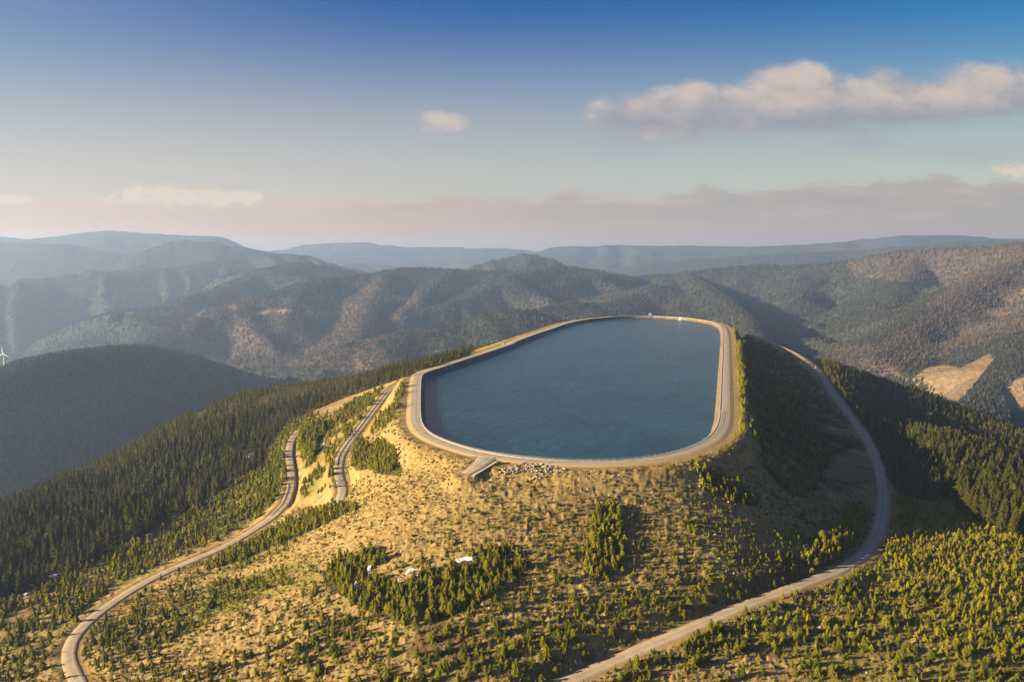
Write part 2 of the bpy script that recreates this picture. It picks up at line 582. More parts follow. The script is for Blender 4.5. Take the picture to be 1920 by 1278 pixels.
def ground_mat():
    m, g, b = new_mat("hill_ground")
    geo = g.n('ShaderNodeNewGeometry'); P = geo.outputs['Position']
    at = g.n('ShaderNodeAttribute', attribute_name='cover')
    sep = g.n('ShaderNodeSeparateColor'); g.link(at.outputs['Color'], sep.inputs[0])
    R, G, B = sep.outputs
    n1 = g.noise(P, 0.035, 5, 0.6); n2 = g.noise(P, 0.45, 5, 0.65); n3 = g.noise(P, 1.7, 4, 0.7)
    grass = g.mix(g.ramp(n2, 0.3, 0.72), (0.20, 0.140, 0.050), (0.37, 0.268, 0.117))
    grass = g.mix(g.math('MULTIPLY', g.ramp(n1, 0.45, 0.7), 0.5), grass, (0.25, 0.175, 0.06))
    grass = g.mix(g.math('MULTIPLY', g.ramp(n3, 0.54, 0.70), 0.75), grass, (0.11, 0.060, 0.025))
    green = g.mix(g.ramp(n3, 0.3, 0.7), (0.095, 0.092, 0.02), (0.22, 0.20, 0.05))
    heather = g.mix(g.ramp(n3, 0.3, 0.7), (0.075, 0.040, 0.022), (0.17, 0.105, 0.055))
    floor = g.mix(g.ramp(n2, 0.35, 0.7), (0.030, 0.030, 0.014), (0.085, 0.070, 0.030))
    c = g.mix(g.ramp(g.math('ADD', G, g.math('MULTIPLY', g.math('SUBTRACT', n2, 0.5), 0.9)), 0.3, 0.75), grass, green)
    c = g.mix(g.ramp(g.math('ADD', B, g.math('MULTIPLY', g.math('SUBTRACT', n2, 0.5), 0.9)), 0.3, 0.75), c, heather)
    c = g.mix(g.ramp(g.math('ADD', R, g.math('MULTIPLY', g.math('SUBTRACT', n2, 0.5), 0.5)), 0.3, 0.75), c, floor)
    g.link(c, b.inputs['Base Color'])
    b.inputs['Roughness'].default_value = 1.0; b.inputs['Specular IOR Level'].default_value = 0.05
    bp = g.n('ShaderNodeBump'); bp.inputs['Strength'].default_value = 0.7; bp.inputs['Distance'].default_value = 0.35
    g.link(g.noise(P, 2.2, 4, 0.7), bp.inputs['Height']); g.link(bp.outputs[0], b.inputs['Normal'])
    return m


def hills_mat():
    m, g, b = new_mat("hill_cover")
    geo = g.n('ShaderNodeNewGeometry'); P = geo.outputs['Position']
    at = g.n('ShaderNodeAttribute', attribute_name='cover')
    sep = g.n('ShaderNodeSeparateColor'); g.link(at.outputs['Color'], sep.inputs[0])
    R, G, B = sep.outputs
    n1 = g.noise(P, 0.004, 6, 0.6); n2 = g.noise(P, 0.02, 6, 0.65); n3 = g.noise(P, 0.09, 4, 0.7)
    forest = g.mix(g.ramp(n3, 0.3, 0.7), (0.024, 0.030, 0.025), (0.066, 0.071, 0.055))
    brown = g.mix(g.ramp(n3, 0.3, 0.7), (0.060, 0.047, 0.040), (0.130, 0.098, 0.080))
    tan = g.mix(g.ramp(n3, 0.3, 0.7), (0.14, 0.098, 0.058), (0.25, 0.18, 0.105))
    c = g.mix(g.ramp(g.math('ADD', G, g.math('MULTIPLY', g.math('SUBTRACT', n2, 0.5), 1.1)), 0.35, 0.65), forest, brown)
    c = g.mix(g.ramp(g.math('ADD', B, g.math('MULTIPLY', g.math('SUBTRACT', n2, 0.5), 0.7)), 0.4, 0.6), c, tan)
    g.link(c, b.inputs['Base Color'])
    b.inputs['Roughness'].default_value = 1.0; b.inputs['Specular IOR Level'].default_value = 0.03
    bp = g.n('ShaderNodeBump'); bp.inputs['Strength'].default_value = 0.8; bp.inputs['Distance'].default_value = 10.0
    g.link(g.noise(P, 0.045, 5, 0.75), bp.inputs['Height']); g.link(bp.outputs[0], b.inputs['Normal'])
    return m


def foliage_mat(name, dark, light, yellow):
    """needles: colour varies from tree to tree (tint) and from clump to clump"""
    m, g, b = new_mat(name)
    at = g.n('ShaderNodeAttribute', attribute_name='tint')
    sep = g.n('ShaderNodeSeparateColor'); g.link(at.outputs['Color'], sep.inputs[0])
    geo = g.n('ShaderNodeNewGeometry')
    n = g.noise(geo.outputs['Position'], 0.9, 3, 0.6)
    c = g.mix(sep.outputs[0], dark, light)
    c = g.mix(g.math('MULTIPLY', sep.outputs[1], 0.8), c, yellow)
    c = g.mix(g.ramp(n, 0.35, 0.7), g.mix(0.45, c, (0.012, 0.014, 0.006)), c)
    g.link(c, b.inputs['Base Color'])
    b.inputs['Roughness'].default_value = 0.9; b.inputs['Specular IOR Level'].default_value = 0.04
    tr = g.n('ShaderNodeBsdfTranslucent'); g.link(c, tr.inputs['Color'])
    mx = g.n('ShaderNodeMixShader'); mx.inputs[0].default_value = 0.32
    out = [x for x in m.node_tree.nodes if x.type == 'OUTPUT_MATERIAL'][0]
    g.link(b.outputs[0], mx.inputs[1]); g.link(tr.outputs[0], mx.inputs[2]); g.link(mx.outputs[0], out.inputs[0])
    return m


def water_mat():
    m, g, b = new_mat("reservoir_water")
    geo = g.n('ShaderNodeNewGeometry'); P = geo.outputs['Position']
    mp = g.n('ShaderNodeMapping'); g.link(P, mp.inputs['Vector'])
    mp.inputs['Rotation'].default_value = (0, 0, math.radians(-18)); mp.inputs['Scale'].default_value = (1.0, 0.45, 1)
    n1 = g.noise(mp.outputs[0], 0.22, 6, 0.70, 0.5)
    n2 = g.noise(P, 0.020, 4, 0.55, 0.6)
    n3 = g.noise(mp.outputs[0], 1.6, 3, 0.6, 0.3)
    c = g.mix(g.ramp(n2, 0.3, 0.7), (0.001, 0.034, 0.074), (0.003, 0.056, 0.108))
    c = g.mix(g.math('MULTIPLY', g.ramp(g.math('ADD', g.math('MULTIPLY', n1, 0.6), g.math('MULTIPLY', n3, 0.4)), 0.45, 0.57), 0.65), c, (0.001, 0.017, 0.035))  # ripple shading: darker wave faces painted into the base colour
    c = g.mix(g.math('MULTIPLY', g.ramp(g.noise(mp.outputs[0], 0.035, 5, 0.7, 1.2), 0.50, 0.80), 0.25), c, (0.012, 0.075, 0.115))
    g.link(c, b.inputs['Base Color'])
    b.inputs['Roughness'].default_value = 0.2; b.inputs['Specular IOR Level'].default_value = 0.15; b.inputs['IOR'].default_value = 1.33
    bp = g.n('ShaderNodeBump'); bp.inputs['Distance'].default_value = 2.2
    g.link(g.math('ADD', 0.45, g.math('MULTIPLY', n2, 0.7)), bp.inputs['Strength'])
    g.link(g.math('ADD', n1, g.math('MULTIPLY', n3, 0.35)), bp.inputs['Height']); g.link(bp.outputs[0], b.inputs['Normal'])
    return m


def road_mat(name, c0, c1, edge):
    m, g, b = new_mat(name)
    geo = g.n('ShaderNodeNewGeometry'); P = geo.outputs['Position']
    at = g.n('ShaderNodeAttribute', attribute_name='across')
    sep = g.n('ShaderNodeSeparateColor'); g.link(at.outputs['Color'], sep.inputs[0])
    u = sep.outputs[0]      # 0 centre .. 1 verge
    n2 = g.noise(P, 0.25, 5, 0.65); n3 = g.noise(P, 2.5, 3, 0.6)
    c = g.mix(g.ramp(n2, 0.3, 0.7), c0, c1)
    c = g.mix(g.math('MULTIPLY', g.ramp(n3, 0.4, 0.75), 0.35), c, tuple(v * 0.7 for v in c0))
    rut = g.math('MULTIPLY', g.ramp(g.math('ABSOLUTE', g.math('SUBTRACT', u, 0.40)), 0.16, 0.03), 0.30)
    c = g.mix(rut, c, tuple(min(1, v * 1.45) for v in c1))
    c = g.mix(g.ramp(g.math('ADD', u, g.math('MULTIPLY', g.math('SUBTRACT', n2, 0.5), 0.35)), 0.74, 0.98), c, edge)
    g.link(c, b.inputs['Base Color']); b.inputs['Roughness'].default_value = 0.95
    return m


M_ground = ground_mat(); M_hills = hills_mat(); M_water = water_mat()
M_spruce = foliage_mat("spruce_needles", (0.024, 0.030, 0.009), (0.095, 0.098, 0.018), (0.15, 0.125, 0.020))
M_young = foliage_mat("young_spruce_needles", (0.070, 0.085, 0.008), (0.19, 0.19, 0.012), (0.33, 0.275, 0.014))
M_far = foliage_mat("far_forest_needles", (0.030, 0.037, 0.028), (0.080, 0.085, 0.062), (0.165, 0.122, 0.097))
M_bark = simple("bark", (0.075, 0.05, 0.032), 0.95, 0.4, 3.0)
M_gravel = road_mat("gravel_road", (0.30, 0.235, 0.155), (0.43, 0.345, 0.24), (0.36, 0.25, 0.12))
M_asph = road_mat("worn_asphalt", (0.25, 0.215, 0.165), (0.36, 0.31, 0.24), (0.36, 0.27, 0.14))
M_asphc = road_mat("grey_asphalt", (0.27, 0.215, 0.15), (0.37, 0.30, 0.21), (0.34, 0.245, 0.125))
M_lining = simple("lining_asphalt", (0.145, 0.105, 0.068), 0.9, 0.45, 0.25)
M_conc = simple("pale_concrete", (0.42, 0.38, 0.33), 0.85, 0.2, 0.8)
M_stone = simple("grey_stone", (0.33, 0.285, 0.22), 0.95, 0.4, 1.3, bump=0.5)
M_darkstone = simple("masonry", (0.16, 0.13, 0.10), 0.95, 0.4, 1.5, bump=0.5)
M_snow = simple("old_snow", (0.60, 0.60, 0.60), 0.8, 0.3, 1.2, bump=0.6)
M_steel = simple("galvanised_steel", (0.50, 0.49, 0.47), 0.5, 0.15, 2.0, 0.4)
M_dsteel = simple("weathered_steel", (0.11, 0.10, 0.095), 0.6, 0.2, 2.0, 0.3)
M_white = simple("white_paint", (0.80, 0.80, 0.78), 0.5, 0.04, 0.3)
M_wood = simple("grey_timber", (0.30, 0.27, 0.27), 0.9, 0.25, 2.0)

# ------------------------------------------------------------------ far hills: crest lines (px, py, depth), slope, rounding
HILLS = [
    # the mound at the left
    (0.82, 60, [(-420, 860, 1200), (-200, 770, 1350), (0, 698, 1560), (60, 674, 1650), (160, 655, 1840), (260, 648, 2060), (330, 657, 2250), (400, 681, 2420), (450, 698, 2540), (520, 745, 2650)]),
    # the right-hand mountain and the ridge running left from it
    (0.50, 90, [(2500, 360, 2100), (2200, 415, 2500), (2050, 440, 2800), (1920, 455, 3050), (1840, 465, 3250), (1760, 467, 3450), (1700, 470, 3550), (1640, 480, 3750), (1560, 494, 4000), (1480, 499, 4150), (1430, 497, 4250), (1380, 500, 4250),
                (1300, 509, 4250), (1240, 516, 4300), (1180, 519, 4350), (1130, 510, 4200), (1080, 502, 4150), (1040, 499, 4150)]),
    # spurs of the right-hand mountain
    (0.42, 60, [(1960, 470, 2850), (1840, 520, 2600), (1720, 590, 2250), (1640, 660, 1950), (1600, 720, 1800)]),
    (0.40, 60, [(2100, 500, 2300), (2000, 580, 2000), (1880, 680, 1720), (1800, 760, 1560)]),
    (0.42, 50, [(1720, 476, 3500), (1700, 520, 3150), (1675, 560, 2850), (1650, 605, 2600), (1630, 670, 2350)]),
    (0.55, 50, [(1500, 500, 4100), (1510, 530, 3700), (1500, 560, 3350)]),
    # left spur of the shadowed valley
    (0.72, 35, [(1285, 514, 4200), (1320, 532, 3600), (1350, 553, 3100), (1385, 582, 2600), (1408, 605, 2300), (1440, 690, 1900)]),
    # cone behind the ridge
    (0.40, 110, [(850, 512, 5200), (905, 502, 5250), (940, 487, 5300), (985, 477, 5350), (1020, 484, 5350), (1060, 499, 5300), (1130, 530, 5200)]),
    # middle ridge with the brown gullied face
    (0.52, 70, [(1040, 501, 4150), (960, 506, 4150), (905, 508, 4150), (850, 505, 4100), (800, 503, 4050), (760, 503, 4000), (730, 508, 3950), (690, 514, 3900), (662, 515, 3850), (613, 522, 3700), (562, 533, 3550), (500, 553, 3400),
                (437, 573, 3250), (400, 585, 3150), (350, 611, 3000), (265, 643, 2850), (150, 700, 2700)]),
    (0.50, 50, [(720, 509, 3950), (705, 540, 3600), (690, 575, 3250), (672, 615, 2950), (655, 650, 2750)]),
    (0.52, 45, [(840, 505, 4050), (818, 530, 3750), (785, 560, 3450), (750, 590, 3200)]),
    (0.50, 40, [(560, 534, 3550), (550, 560, 3350), (535, 595, 3120)]),
    # long spur descending left from the cone
    (0.40, 40, [(1050, 500, 4000), (954, 519, 3700), (873, 555, 3450), (765, 593, 3250), (711, 617, 3150), (650, 645, 3080), (602, 668, 3020), (540, 720, 2950)]),
    # nearer wooded spur with a dome
    (0.44, 45, [(588, 690, 2310), (604, 672, 2325), (657, 645, 2380), (765, 622, 2430), (860, 609, 2470), (925, 585, 2500), (962, 580, 2520), (1000, 585, 2540), (1054, 602, 2560), (1110, 650, 2580)]),
    (0.42, 60, [(1230, 535, 3700), (1180, 560, 3300), (1130, 571, 3000), (1073, 568, 2880), (1010, 580, 2780), (950, 620, 2700)]),
    (0.48, 60, [(1240, 517, 4250), (1260, 550, 3600), (1290, 590, 2950), (1310, 640, 2500)]),
    # ranges at the left
    (0.42, 120, [(672, 514, 4850), (646, 506, 4800), (602, 498, 4700), (548, 492, 4600), (508, 503, 4450), (440, 528, 4200), (400, 543, 4050), (350, 558, 3900), (305, 586, 3750), (260, 640, 3600)]),
    (0.40, 150, [(-300, 620, 4600), (0, 546, 5000), (100, 521, 5100), (175, 510, 5200), (250, 510, 5300), (325, 503, 5500), (400, 491, 5700), (475, 478, 5900), (540, 476, 6000), (590, 494, 6100), (660, 530, 6200)]),
    (0.40, 140, [(200, 520, 6300), (280, 474, 6500), (310, 460, 6600), (345, 451, 6700), (380, 454, 6700), (440, 464, 6700), (500, 475, 6600), (560, 481, 6500), (620, 520, 6400)]),
    (0.38, 160, [(-300, 440, 7200), (0, 456, 7300), (120, 458, 7300), (190, 471, 7300), (260, 500, 7300)]),
    (0.36, 200, [(-300, 430, 8600), (0, 444, 8700), (60, 449, 8700), (100, 444, 8700), (160, 436, 8700), (207, 432, 8700), (270, 437, 8700), (340, 441, 8700), (370, 442, 8700), (390, 448, 8700), (430, 470, 8700), (480, 500, 8700)]),
    # far ranges
    (0.22, 220, [(420, 490, 11500), (490, 474, 11800), (540, 467, 12000), (590, 458, 12000), (640, 455, 12000), (680, 454, 12000), (720, 459, 12000), (770, 464, 12000), (830, 463, 12000), (870, 467, 12000), (930, 465, 12000), (960, 467, 12000), (1000, 476, 12000), (1100, 490, 12000)]),
    (0.22, 160, [(600, 520, 7800), (640, 502, 8000), (670, 494, 8200), (710, 498, 8200), (760, 510, 8200)]),
    (0.20, 200, [(940, 500, 10300), (1000, 480, 10200), (1020, 473, 10200), (1050, 466, 10100), (1080, 462, 10000), (1140, 463, 10000), (1165, 459, 10000), (1200, 461, 10000), (1290, 460, 10000), (1400, 463, 9800), (1450, 461, 9600), (1540, 457, 9400),
                 (1640, 449, 9200), (1720, 442, 9000), (1780, 441, 9000), (1820, 447, 9000), (1900, 448, 9000), (2100, 452, 9000), (2400, 460, 9000)]),
    (0.22, 180, [(1060, 520, 7600), (1150, 503, 7600), (1250, 492, 7500), (1400, 480, 7300), (1560, 472, 7000), (1700, 464, 6800), (1800, 454, 6600), (1900, 453, 6500), (2100, 450, 6400), (2400, 450, 6400)]),
]
h_rows = grow(950, 16000, 1.0062)
h_cols = np.r_[np.linspace(-1.7, -0.78, 40), np.arange(-0.77, 0.7701, 0.0023), np.linspace(0.78, 1.7, 40)]
HY = np.repeat(h_rows[:, None], len(h_cols), 1)
HX = HY * h_cols[None]
H0 = -430 + 60 * fbm(HX / 900, HY / 900, 3) - 40 * smooth((HY - 5000) / 4000)
warpx = HX + 70 * fbm(HX / 330 + 9, HY / 330, 3); warpy = HY + 70 * fbm(HX / 330, HY / 330 + 31, 3)
smod = 1 + 0.22 * fbm(HX / 420, HY / 420, 3)
HZ = H0.copy()
lat1 = rng.random(4096).astype(np.float32)


def noise1(s):
    i = np.floor(s).astype(int); f = s - i; f = f * f * (3 - 2 * f)
    return lat1[i & 4095] * (1 - f) + lat1[(i + 1) & 4095] * f


for hi_, (sl, rad, pts) in enumerate(HILLS):
    Q = np.array([at_depth(*p) for p in pts])
    if hi_ > 0 and pts[0][2] < 6000:
        rad *= 0.6; sl *= 1.08
    Lc = np.r_[0, np.cumsum(np.linalg.norm(np.diff(Q[:, :2], axis=0), axis=1))]
    best = np.full(HX.shape, -1e9); bs = np.zeros(HX.shape); bd = np.zeros(HX.shape)
    fade = 1.0
    for k_ in range(len(Q) - 1):
        a, b_ = Q[k_], Q[k_ + 1]
        ex, ey = b_[0] - a[0], b_[1] - a[1]; l2 = ex * ex + ey * ey
        t0 = np.clip(((HX - a[0]) * ex + (HY - a[1]) * ey) / l2, 0, 1)
        d0 = np.hypot(HX - a[0] - t0 * ex, HY - a[1] - t0 * ey)
        wk = smooth(d0 / 260) * (0.25 if hi_ == 0 else 0.7)
        X_ = HX + (warpx - HX) * wk; Y_ = HY + (warpy - HY) * wk
        t = np.clip(((X_ - a[0]) * ex + (Y_ - a[1]) * ey) / l2, 0, 1)
        d = np.hypot(X_ - a[0] - t * ex, Y_ - a[1] - t * ey)
        h = np.sqrt(d * d + rad * rad) - rad
        z = a[2] + t * (b_[2] - a[2]) - sl * h * smod
        m = z > best
        best = np.where(m, z, best); bs = np.where(m, Lc[k_] + t * math.sqrt(l2), bs); bd = np.where(m, d, bd)
    ch = (Q[-1] - Q[0])[:2]; ch = ch / np.linalg.norm(ch)
    bs = (warpx - Q[0, 0]) * ch[0] + (warpy - Q[0, 1]) * ch[1]
    sc_ = 150 if HILLS[hi_][2][0][2] < 6000 else 400
    gul = (noise1(bs / sc_ + hi_ * 97) - 0.5) * 0.46 + (noise1(bs / (sc_ * 0.43) + hi_ * 41) - 0.5) * 0.22
    gul = gul * (0.25 if hi_ == 0 else (0.45 if HILLS[hi_][2][0][2] > 6000 else 1.0))
    best = best - gul * np.clip(bd - 40, 0, 320)
    kk = 5.0
    df = np.abs(best - HZ)
    HZ = np.maximum(best, HZ) + kk * np.log1p(np.exp(-np.clip(df / kk, 0, 50))) * smooth((df < 80).astype(float))
HZ += fbm(HX / 60, HY / 60, 3) * 4.0 * np.clip(HY / 3000, 0.5, 2)
HSL = (HZ - CAMZ) / HY
HRUN = np.maximum.accumulate(HSL, axis=0)
HVIS = HSL >= np.vstack([np.full((1, HX.shape[1]), -9.0), HRUN[:-1]]) - 0.002
HPX, HPY = project(HX, HY, HZ)

# land cover of the hills: brown leafless wood, pale clearings
hc = np.zeros(HX.shape + (3,), np.float32)
patch = fbm(HX / 500 + 3, HY / 500, 4)
brown = smooth((patch - 0.1) / 0.5) * 0.5
for poly, v in [
    ([(430, 560), (540, 560), (640, 590), (640, 690), (280, 690), (300, 640)], 0.75),
    ([(640, 530), (700, 520), (780, 530), (790, 600), (700, 650), (640, 640)], 0.9),
    ([(820, 530), (900, 520), (860, 560), (830, 560)], 0.9),
    ([(995, 545), (1022, 545), (1030, 575), (1000, 585)], 1.0),
    ([(590, 660), (700, 645), (760, 690), (600, 700)], 0.8),
    ([(1600, 640), (1920, 470), (1920, 620), (1700, 690), (1620, 720)], 0.62),
    ([(1580, 480), (1920, 455), (1920, 560), (1760, 540), (1600, 520)], 0.6)]:
    m = inpoly(HPX, HPY, poly) & (HY < 5000)
    brown = np.where(m, np.maximum(brown * 0.6, v), brown)
m = inpoly(HPX, HPY, [(1560, 590), (1720, 530), (1740, 590), (1640, 650), (1590, 650)]) & (HY < 5000)
brown = np.where(m, 0.05, brown)
m = inpoly(HPX, HPY, [(0, 640), (450, 690), (300, 1000), (0, 1000)]) & (HY < 2400)
brown = np.where(m, brown * 0.5, brown)
tanm = np.zeros(HX.shape)
for poly in [[(1705, 712), (1750, 680), (1800, 690), (1855, 662), (1862, 675), (1840, 705), (1815, 735), (1790, 760), (1740, 730)],
             [(1920, 705), (1920, 770), (1880, 765), (1870, 745), (1895, 720)], [(1915, 540), (1930, 540), (1930, 555), (1912, 550)],
             [(1640, 690), (1672, 690), (1700, 712), (1690, 715)], [(425, 572), (440, 568), (445, 580), (428, 582)],
             [(455, 584), (560, 579), (560, 585), (480, 592)],
             [(135, 560), (150, 556), (165, 570), (148, 574)]]:
    tanm = np.maximum(tanm, inpoly(HPX, HPY, poly) & (HY < 5600))
hc[..., 1] = brown; hc[..., 2] = tanm
hv = np.stack([HX.ravel(), HY.ravel(), HZ.ravel()], 1)
hills = link_obj("hills", fast_mesh("hills", hv, grid_faces(*HX.shape), M_hills, True, {'cover': hc.reshape(-1, 3)}))
tag(hills, "hazy wooded hills and ridges around the reservoir", "hills", kind='structure')

# ------------------------------------------------------------------ where things grow on the hill (outlines read off the photograph, laid on the ground)
Z_FOREST_L = [(-520, 930), (0, 905), (200, 830), (440, 700), (560, 690), (760, 665), (890, 655), (880, 668), (800, 692), (745, 712), (640, 748), (560, 782), (530, 802), (505, 842), (485, 880), (430, 908), (370, 952), (300, 987), (200, 1042), (110, 1092), (0, 1137), (-520, 1160)]
Z_MED_L = [(-520, 1160), (0, 1137), (110, 1092), (200, 1042), (300, 987), (370, 952), (430, 908), (485, 880), (505, 842), (530, 802), (560, 782), (600, 775), (550, 808), (533, 840), (536, 900), (520, 935), (490, 965), (420, 1008), (300, 1060), (230, 1095), (150, 1150), (90, 1185), (-520, 1215)]
Z_BETWEEN = [(560, 812), (600, 780), (700, 735), (722, 722), (700, 755), (655, 815), (632, 850), (625, 890), (640, 915), (600, 925), (562, 940), (566, 880)]
Z_SHADE_CLUMP = [(558, 815), (582, 797), (608, 800), (606, 840), (590, 862), (565, 858)]
Z_STRIP_B = [(692, 815), (712, 780), (740, 745), (757, 716), (768, 716), (750, 755), (735, 790), (712, 815)]
Z_CLUMP_1 = [(658, 872), (662, 835), (680, 824), (694, 840), (688, 880), (668, 885)]
Z_CLUMP_2 = [(690, 880), (696, 838), (715, 826), (735, 842), (757, 880), (742, 893), (715, 890)]
Z_BAND_B = [(385, 1062), (430, 1036), (500, 1004), (548, 972), (600, 955), (655, 943), (668, 955), (600, 988), (530, 1018), (450, 1052), (392, 1068)]
Z_GROVE_1 = [(603, 1075), (640, 1040), (705, 1032), (725, 1050), (690, 1072), (735, 1095), (795, 1072), (850, 1052), (905, 1030), (972, 1020), (978, 1072), (940, 1102), (890, 1138), (820, 1165), (735, 1165), (680, 1140), (620, 1105)]
Z_GROVE_2 = [(1130, 945), (1148, 950), (1163, 970), (1172, 1012), (1168, 1060), (1130, 1090), (1100, 1080), (1095, 1040), (1106, 1000), (1116, 965)]
Z_GROVE_3 = [(1585, 948), (1625, 950), (1628, 972), (1605, 1015), (1560, 1058), (1520, 1070), (1500, 1050), (1540, 1010), (1570, 985)]
Z_GROVE_4 = [(1300, 872), (1330, 878), (1380, 905), (1425, 935), (1418, 950), (1370, 940), (1315, 915)]
Z_DARK_R = [(1376, 615), (1400, 626), (1480, 668), (1520, 700), (1550, 745), (1585, 795), (1612, 835), (1565, 850), (1540, 900), (1520, 935), (1470, 922), (1440, 885), (1425, 845), (1405, 800), (1392, 700)]
Z_FOREST_R = [(1530, 660), (1560, 670), (1600, 675), (1720, 712), (1930, 800), (2600, 830), (2600, 1030), (1920, 1010), (1860, 990), (1800, 962), (1780, 930), (1740, 940), (1690, 930), (1668, 900), (1650, 850), (1625, 805), (1585, 752), (1550, 705)]
Z_YOUNG_R = [(1668, 900), (1690, 930), (1740, 940), (1780, 930), (1800, 962), (1860, 990), (1920, 1010), (2600, 1030), (2600, 1330), (1880, 1240), (1500, 1225), (1380, 1215), (1350, 1190), (1420, 1150), (1520, 1120), (1620, 1080), (1660, 1030), (1668, 980)]
Z_STRIP_C = [(1250, 1230), (1500, 1128), (1600, 1085), (1640, 1060), (1660, 1040), (1560, 1120), (1400, 1200), (1280, 1260)]
Z_SHRUB_BL = [(150, 1215), (220, 1160), (330, 1125), (430, 1080), (530, 1060), (545, 1085), (470, 1120), (400, 1150), (330, 1215), (220, 1240), (165, 1240)]
Z_HEATHER = [(1380, 1040), (1500, 1030), (1560, 1070), (1450, 1105), (1360, 1110)]
Z_BARE = [[(560, 985), (660, 960), (760, 920), (880, 905), (900, 940), (760, 1000), (640, 1030), (560, 1040)], [(890, 895), (1060, 865), (1100, 900), (1040, 930), (930, 930)],
          [(640, 900), (760, 815), (780, 700), (800, 830), (900, 870), (860, 890), (700, 930)], [(1395, 860), (1460, 905), (1540, 940), (1620, 940), (1630, 870), (1570, 860), (1545, 900)],
          [(300, 1210), (480, 1130), (560, 1100), (580, 1150), (460, 1230), (320, 1260)], [(1240, 1270), (1380, 1225), (1500, 1235), (1500, 1290), (1240, 1290)], [(420, 1080), (540, 1030), (600, 1010), (560, 1050), (440, 1085)]]

cover = np.zeros(GX.shape + (3,), np.float32)
px, py = GPX, GPY
blot = fbm(GX / 30, GY / 30, 3); blot2 = fbm(GX / 14 + 40, GY / 14, 3)
hid = ~GVIS & (SD > 12)
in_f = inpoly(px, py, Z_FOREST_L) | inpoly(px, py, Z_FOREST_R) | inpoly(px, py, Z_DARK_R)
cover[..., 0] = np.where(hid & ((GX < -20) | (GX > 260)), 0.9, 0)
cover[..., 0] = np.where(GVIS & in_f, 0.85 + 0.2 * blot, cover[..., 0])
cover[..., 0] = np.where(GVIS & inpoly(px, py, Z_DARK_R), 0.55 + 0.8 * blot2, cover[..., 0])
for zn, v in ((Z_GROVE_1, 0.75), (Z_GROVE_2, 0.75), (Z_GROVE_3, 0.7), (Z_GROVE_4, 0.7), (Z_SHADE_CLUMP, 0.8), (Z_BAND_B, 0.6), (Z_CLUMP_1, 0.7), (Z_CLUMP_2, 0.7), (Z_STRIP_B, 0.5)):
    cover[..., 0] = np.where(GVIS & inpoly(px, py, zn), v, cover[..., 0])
lowp = np.clip((py - 960) / 220, 0, 1)
cover[..., 1] = 0.20 + 0.65 * blot + 0.17 * lowp
cover[..., 1] = np.where(GVIS & (inpoly(px, py, Z_MED_L) | inpoly(px, py, Z_BETWEEN) | inpoly(px, py, Z_YOUNG_R) | inpoly(px, py, Z_SHRUB_BL)), 0.5 + 0.5 * blot, cover[..., 1])
cover[..., 2] = 0.12 + 0.65 * blot2 + 0.14 * lowp
cover[..., 2] = np.where(GVIS & (inpoly(px, py, Z_HEATHER) | inpoly(px, py, [(-40, 1215), (90, 1185), (150, 1160), (110, 1240), (130, 1290), (-40, 1290)])), 0.55 + 0.5 * blot2, cover[..., 2])
for zn in Z_BARE:
    m = GVIS & inpoly(px, py, zn)
    cover[..., 1] = np.where(m, cover[..., 1] * 0.35, cover[..., 1]); cover[..., 2] = np.where(m, cover[..., 2] * 0.4, cover[..., 2])
Z_LOWLEFT = [(-40, 1120), (110, 1092), (300, 987), (430, 908), (520, 850), (530, 930), (420, 1005), (230, 1092), (150, 1150), (105, 1200), (120, 1290), (-40, 1290)]
m = GVIS & inpoly(px, py, Z_LOWLEFT)
cover[..., 1] = np.where(m, 0.6 + 0.5 * blot, cover[..., 1]); cover[..., 2] = np.where(m, 0.30 + 0.9 * blot2, cover[..., 2])
Z_SCRUB = [(1376, 640), (1480, 660), (1560, 745), (1640, 860), (1650, 930), (1620, 945), (1540, 940), (1400, 860), (1370, 830)]
m = GVIS & inpoly(px, py, Z_SCRUB)
cover[..., 1] = np.where(m, 0.35 + 0.7 * blot, cover[..., 1]); cover[..., 2] = np.where(m, 0.40 + 0.8 * blot2, cover[..., 2])
nearrim = smooth((30 - SD) / 18.0)
cover[..., 1] = cover[..., 1] * (1 - 0.5 * nearrim); cover[..., 2] *= 1 - nearrim
cover = np.clip(cover, 0, 1)
gv = np.stack([GX.ravel(), GY.ravel(), GZ.ravel()], 1)
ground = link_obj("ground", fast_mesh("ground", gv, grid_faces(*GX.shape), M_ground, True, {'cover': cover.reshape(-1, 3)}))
tag(ground, "dry grass slopes of the flat-topped hill", "ground", kind='structure')

# ------------------------------------------------------------------ reservoir: water, lining, crest road
WATER_Z = 1.3
wl = RIM - RN * 2.4
me = bpy.data.meshes.new("water")
me.from_pydata([(p[0], p[1], WATER_Z) for p in wl], [], [tuple(range(len(wl)))]); me.update(); me.materials.append(M_water)
tag(link_obj("water", me), "blue rippled water of the hilltop reservoir", "water", kind='structure')


def ring(name, prof, mat, parent=None, across=None):
    """sweep a profile of (offset outward, height) round the rim"""
    n = len(RIM); V = []
    for o, z in prof:
        q = RIM + RN * o
        V.append(np.c_[q, np.full(n, z)])
    V = np.array(V); kq = len(prof)
    idx = np.arange(kq * n).reshape(kq, n)
    Fc = []
    for i in range(kq - 1):
        a = idx[i]; b_ = idx[i + 1]
        Fc.append(np.stack([a, b_, np.roll(b_, -1), np.roll(a, -1)], 1))
    Fc = np.vstack(Fc)[:, ::-1]
    cols = None
    if across is not None:
        cols = {'across': np.repeat(np.array(across, np.float32), n)[:, None].repeat(3, 1)}
    return link_obj(name, fast_mesh(name, V.reshape(-1, 3), Fc, mat, False, cols), parent)


